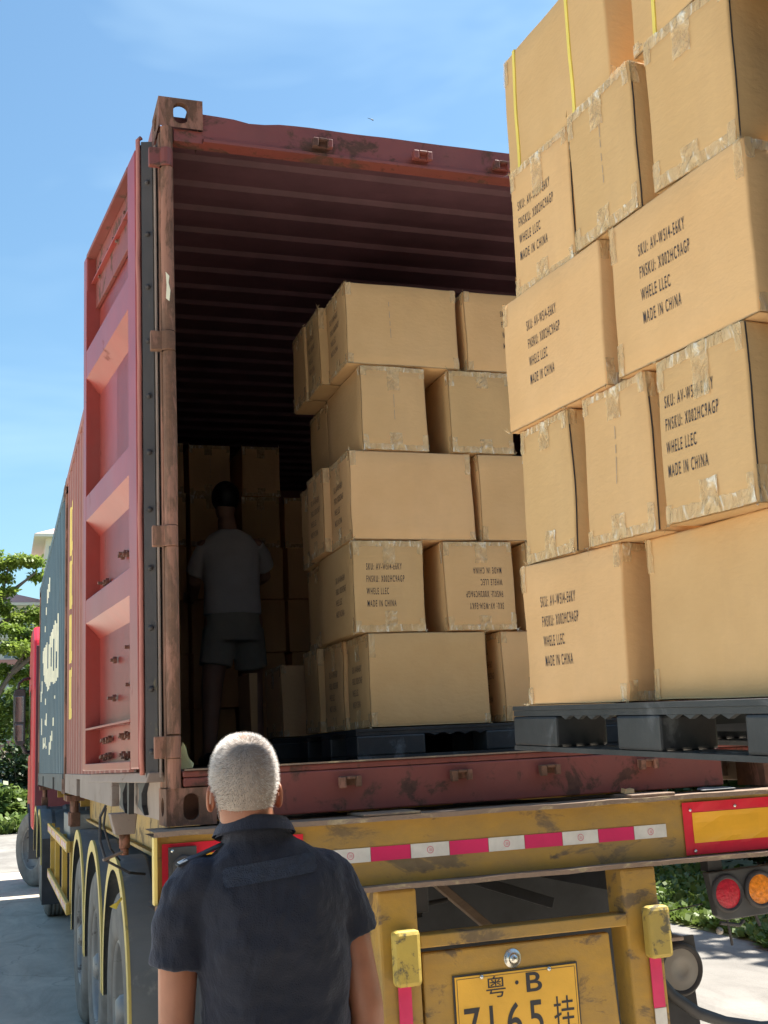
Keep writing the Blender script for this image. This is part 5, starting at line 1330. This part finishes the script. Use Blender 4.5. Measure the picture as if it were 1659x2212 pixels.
b = MB(); limb(b, [((.64, Y2 - .06, .21), .042), ((.63, Y2 + .12, .20), .032)]); limb(b, [((.94, Y2 + .04, .21), .042), ((.95, Y2 + .22, .20), .032)]); fuse(b.build('shoes', 'shoe', P2, True), .009, 3)

# tiny insect flying in front of the sky
v = Vector((.56, .0, 3.0))
B_ = thing('dragonfly', 'tiny dark insect flying against the blue sky', 'insect', (1.03, .6, 2.99))
b = MB(); b.tube([(1.015, .6, 2.993), (1.03, .6, 2.990), (1.042, .6, 2.986)], [.0008, .0016, .003], 8); b.build('body', 'dark', B_, True)
b = MB(); b.quad((1.034, .6, 2.991), (1.046, .62, 3.001), (1.048, .64, 2.999), (1.038, .6, 2.989)); b.build('wing', 'lensgrey', B_)

# ------------------------------------------------------------------ forklift carrying the hanging pallet (just outside the picture, right of the camera)
FL = thing('forklift', 'forklift holding up the loaded black pallet', 'forklift', (1.35, -3.6, GZ))
def tf(name, mat, f, bevel=0, parent=None):
    b = MB(); f(b); return b.build(name, mat, parent or FL, False, bevel)
M['forkyellow'] = worn('forklift_orange', (.50, .16, .03), (.12, .09, .07), .35, 6, .5, (.2, .13, .08))
for x in (1.02, 1.48):
    tf('fork', 'dark', lambda b: b.hexa([(x, -2.42, .180), (x + .11, -2.42, .180), (x + .11, -1.30, .215), (x, -1.30, .215), (x, -2.42, .215), (x + .11, -2.42, .215), (x + .11, -1.30, .225), (x, -1.30, .225)]))
tf('carriage', 'dark', lambda b: (b.box(.84, 1.88, -2.42, -2.35, .18, .30), b.box(.80, 1.92, -2.42, -2.34, .301, .66)), .006)
tf('load_backrest', 'dark', lambda b: ([b.box(.80 + i * .13, .925 + i * .13, -2.335, -2.30, .661, 1.90) for i in range(9)], b.box(.80, 1.96, -2.34, -2.295, 1.901, 1.95)), .004)  # slats widened until nearly solid, shaped to shade the load's rear faces
for x in (.98, 1.62):
    tf('mast_channel', 'dark', lambda b: b.box(x, x + .13, -2.70, -2.52, -1.30, 2.5), .006)
tf('body', 'forkyellow', lambda b: (b.box(.80, 1.90, -4.9, -2.95, -1.15, -.35), b.box(.86, 1.84, -5.2, -4.2, -.349, .05)), .05)
tf('overhead_guard', 'dark', lambda b: (b.box(.86, 1.84, -4.3, -2.9, .72, .78), b.box(.88, .94, -2.98, -2.92, -.35, .719), b.box(1.76, 1.82, -2.98, -2.92, -.35, .719), b.box(.88, .94, -4.3, -4.24, .051, .719), b.box(1.76, 1.82, -4.3, -4.24, .051, .719)), .008)
tf('seat', 'rubber', lambda b: (b.box(1.1, 1.6, -4.15, -3.7, -.349, -.22), b.box(1.1, 1.6, -4.19, -4.05, -.219, .3)), .04)
for x in (.74, 1.76):
    for y, r_ in ((-3.15, .34), (-4.75, .27)):
        tf('wheel', 'tyre', lambda b: b.lathe((x, y, GZ + r_), (1, 0, 0), [(0, 0), (r_ * .6, .01), (r_, .02), (r_, .18), (0, .2)], 32))


# ------------------------------------------------------------------ unseen shed added behind the camera, holding light off the container
M['shedwall'] = plain('shade_shed_grey', (.30, .30, .31), .9, var=.2, vs=1)
SH = thing('shade_shed', 'unseen grey shed with a deep canopy, added behind the camera to block light', 'building', (10, -9, GZ))
def ts(name, mat, f, bevel=0):
    b = MB(); f(b); return b.build(name, mat, SH, False, bevel)
ts('wall', 'shedwall', lambda b: b.box(-5, 28, -9.4, -9.0, GZ, 5.6))
ts('canopy', 'shedwall', lambda b: b.hexa([(-5, -8.99, 3.6), (28, -8.99, 3.6), (28, -5.9, 3.9), (-5, -5.9, 3.9), (-5, -8.99, 3.75), (28, -8.99, 3.75), (28, -5.9, 4.05), (-5, -5.9, 4.05)]))
for x in (-4.6, 2.5, 9.6, 16.7, 23.8):
    ts('column', 'shedwall', lambda b: b.box(x, x + .25, -6.4, -6.15, GZ, 3.86), .01)
for x in (1, 8, 15): ts('shutter_door', 'railgrey', lambda b: b.box(x, x + 4, -8.99, -8.95, GZ, 2.6))
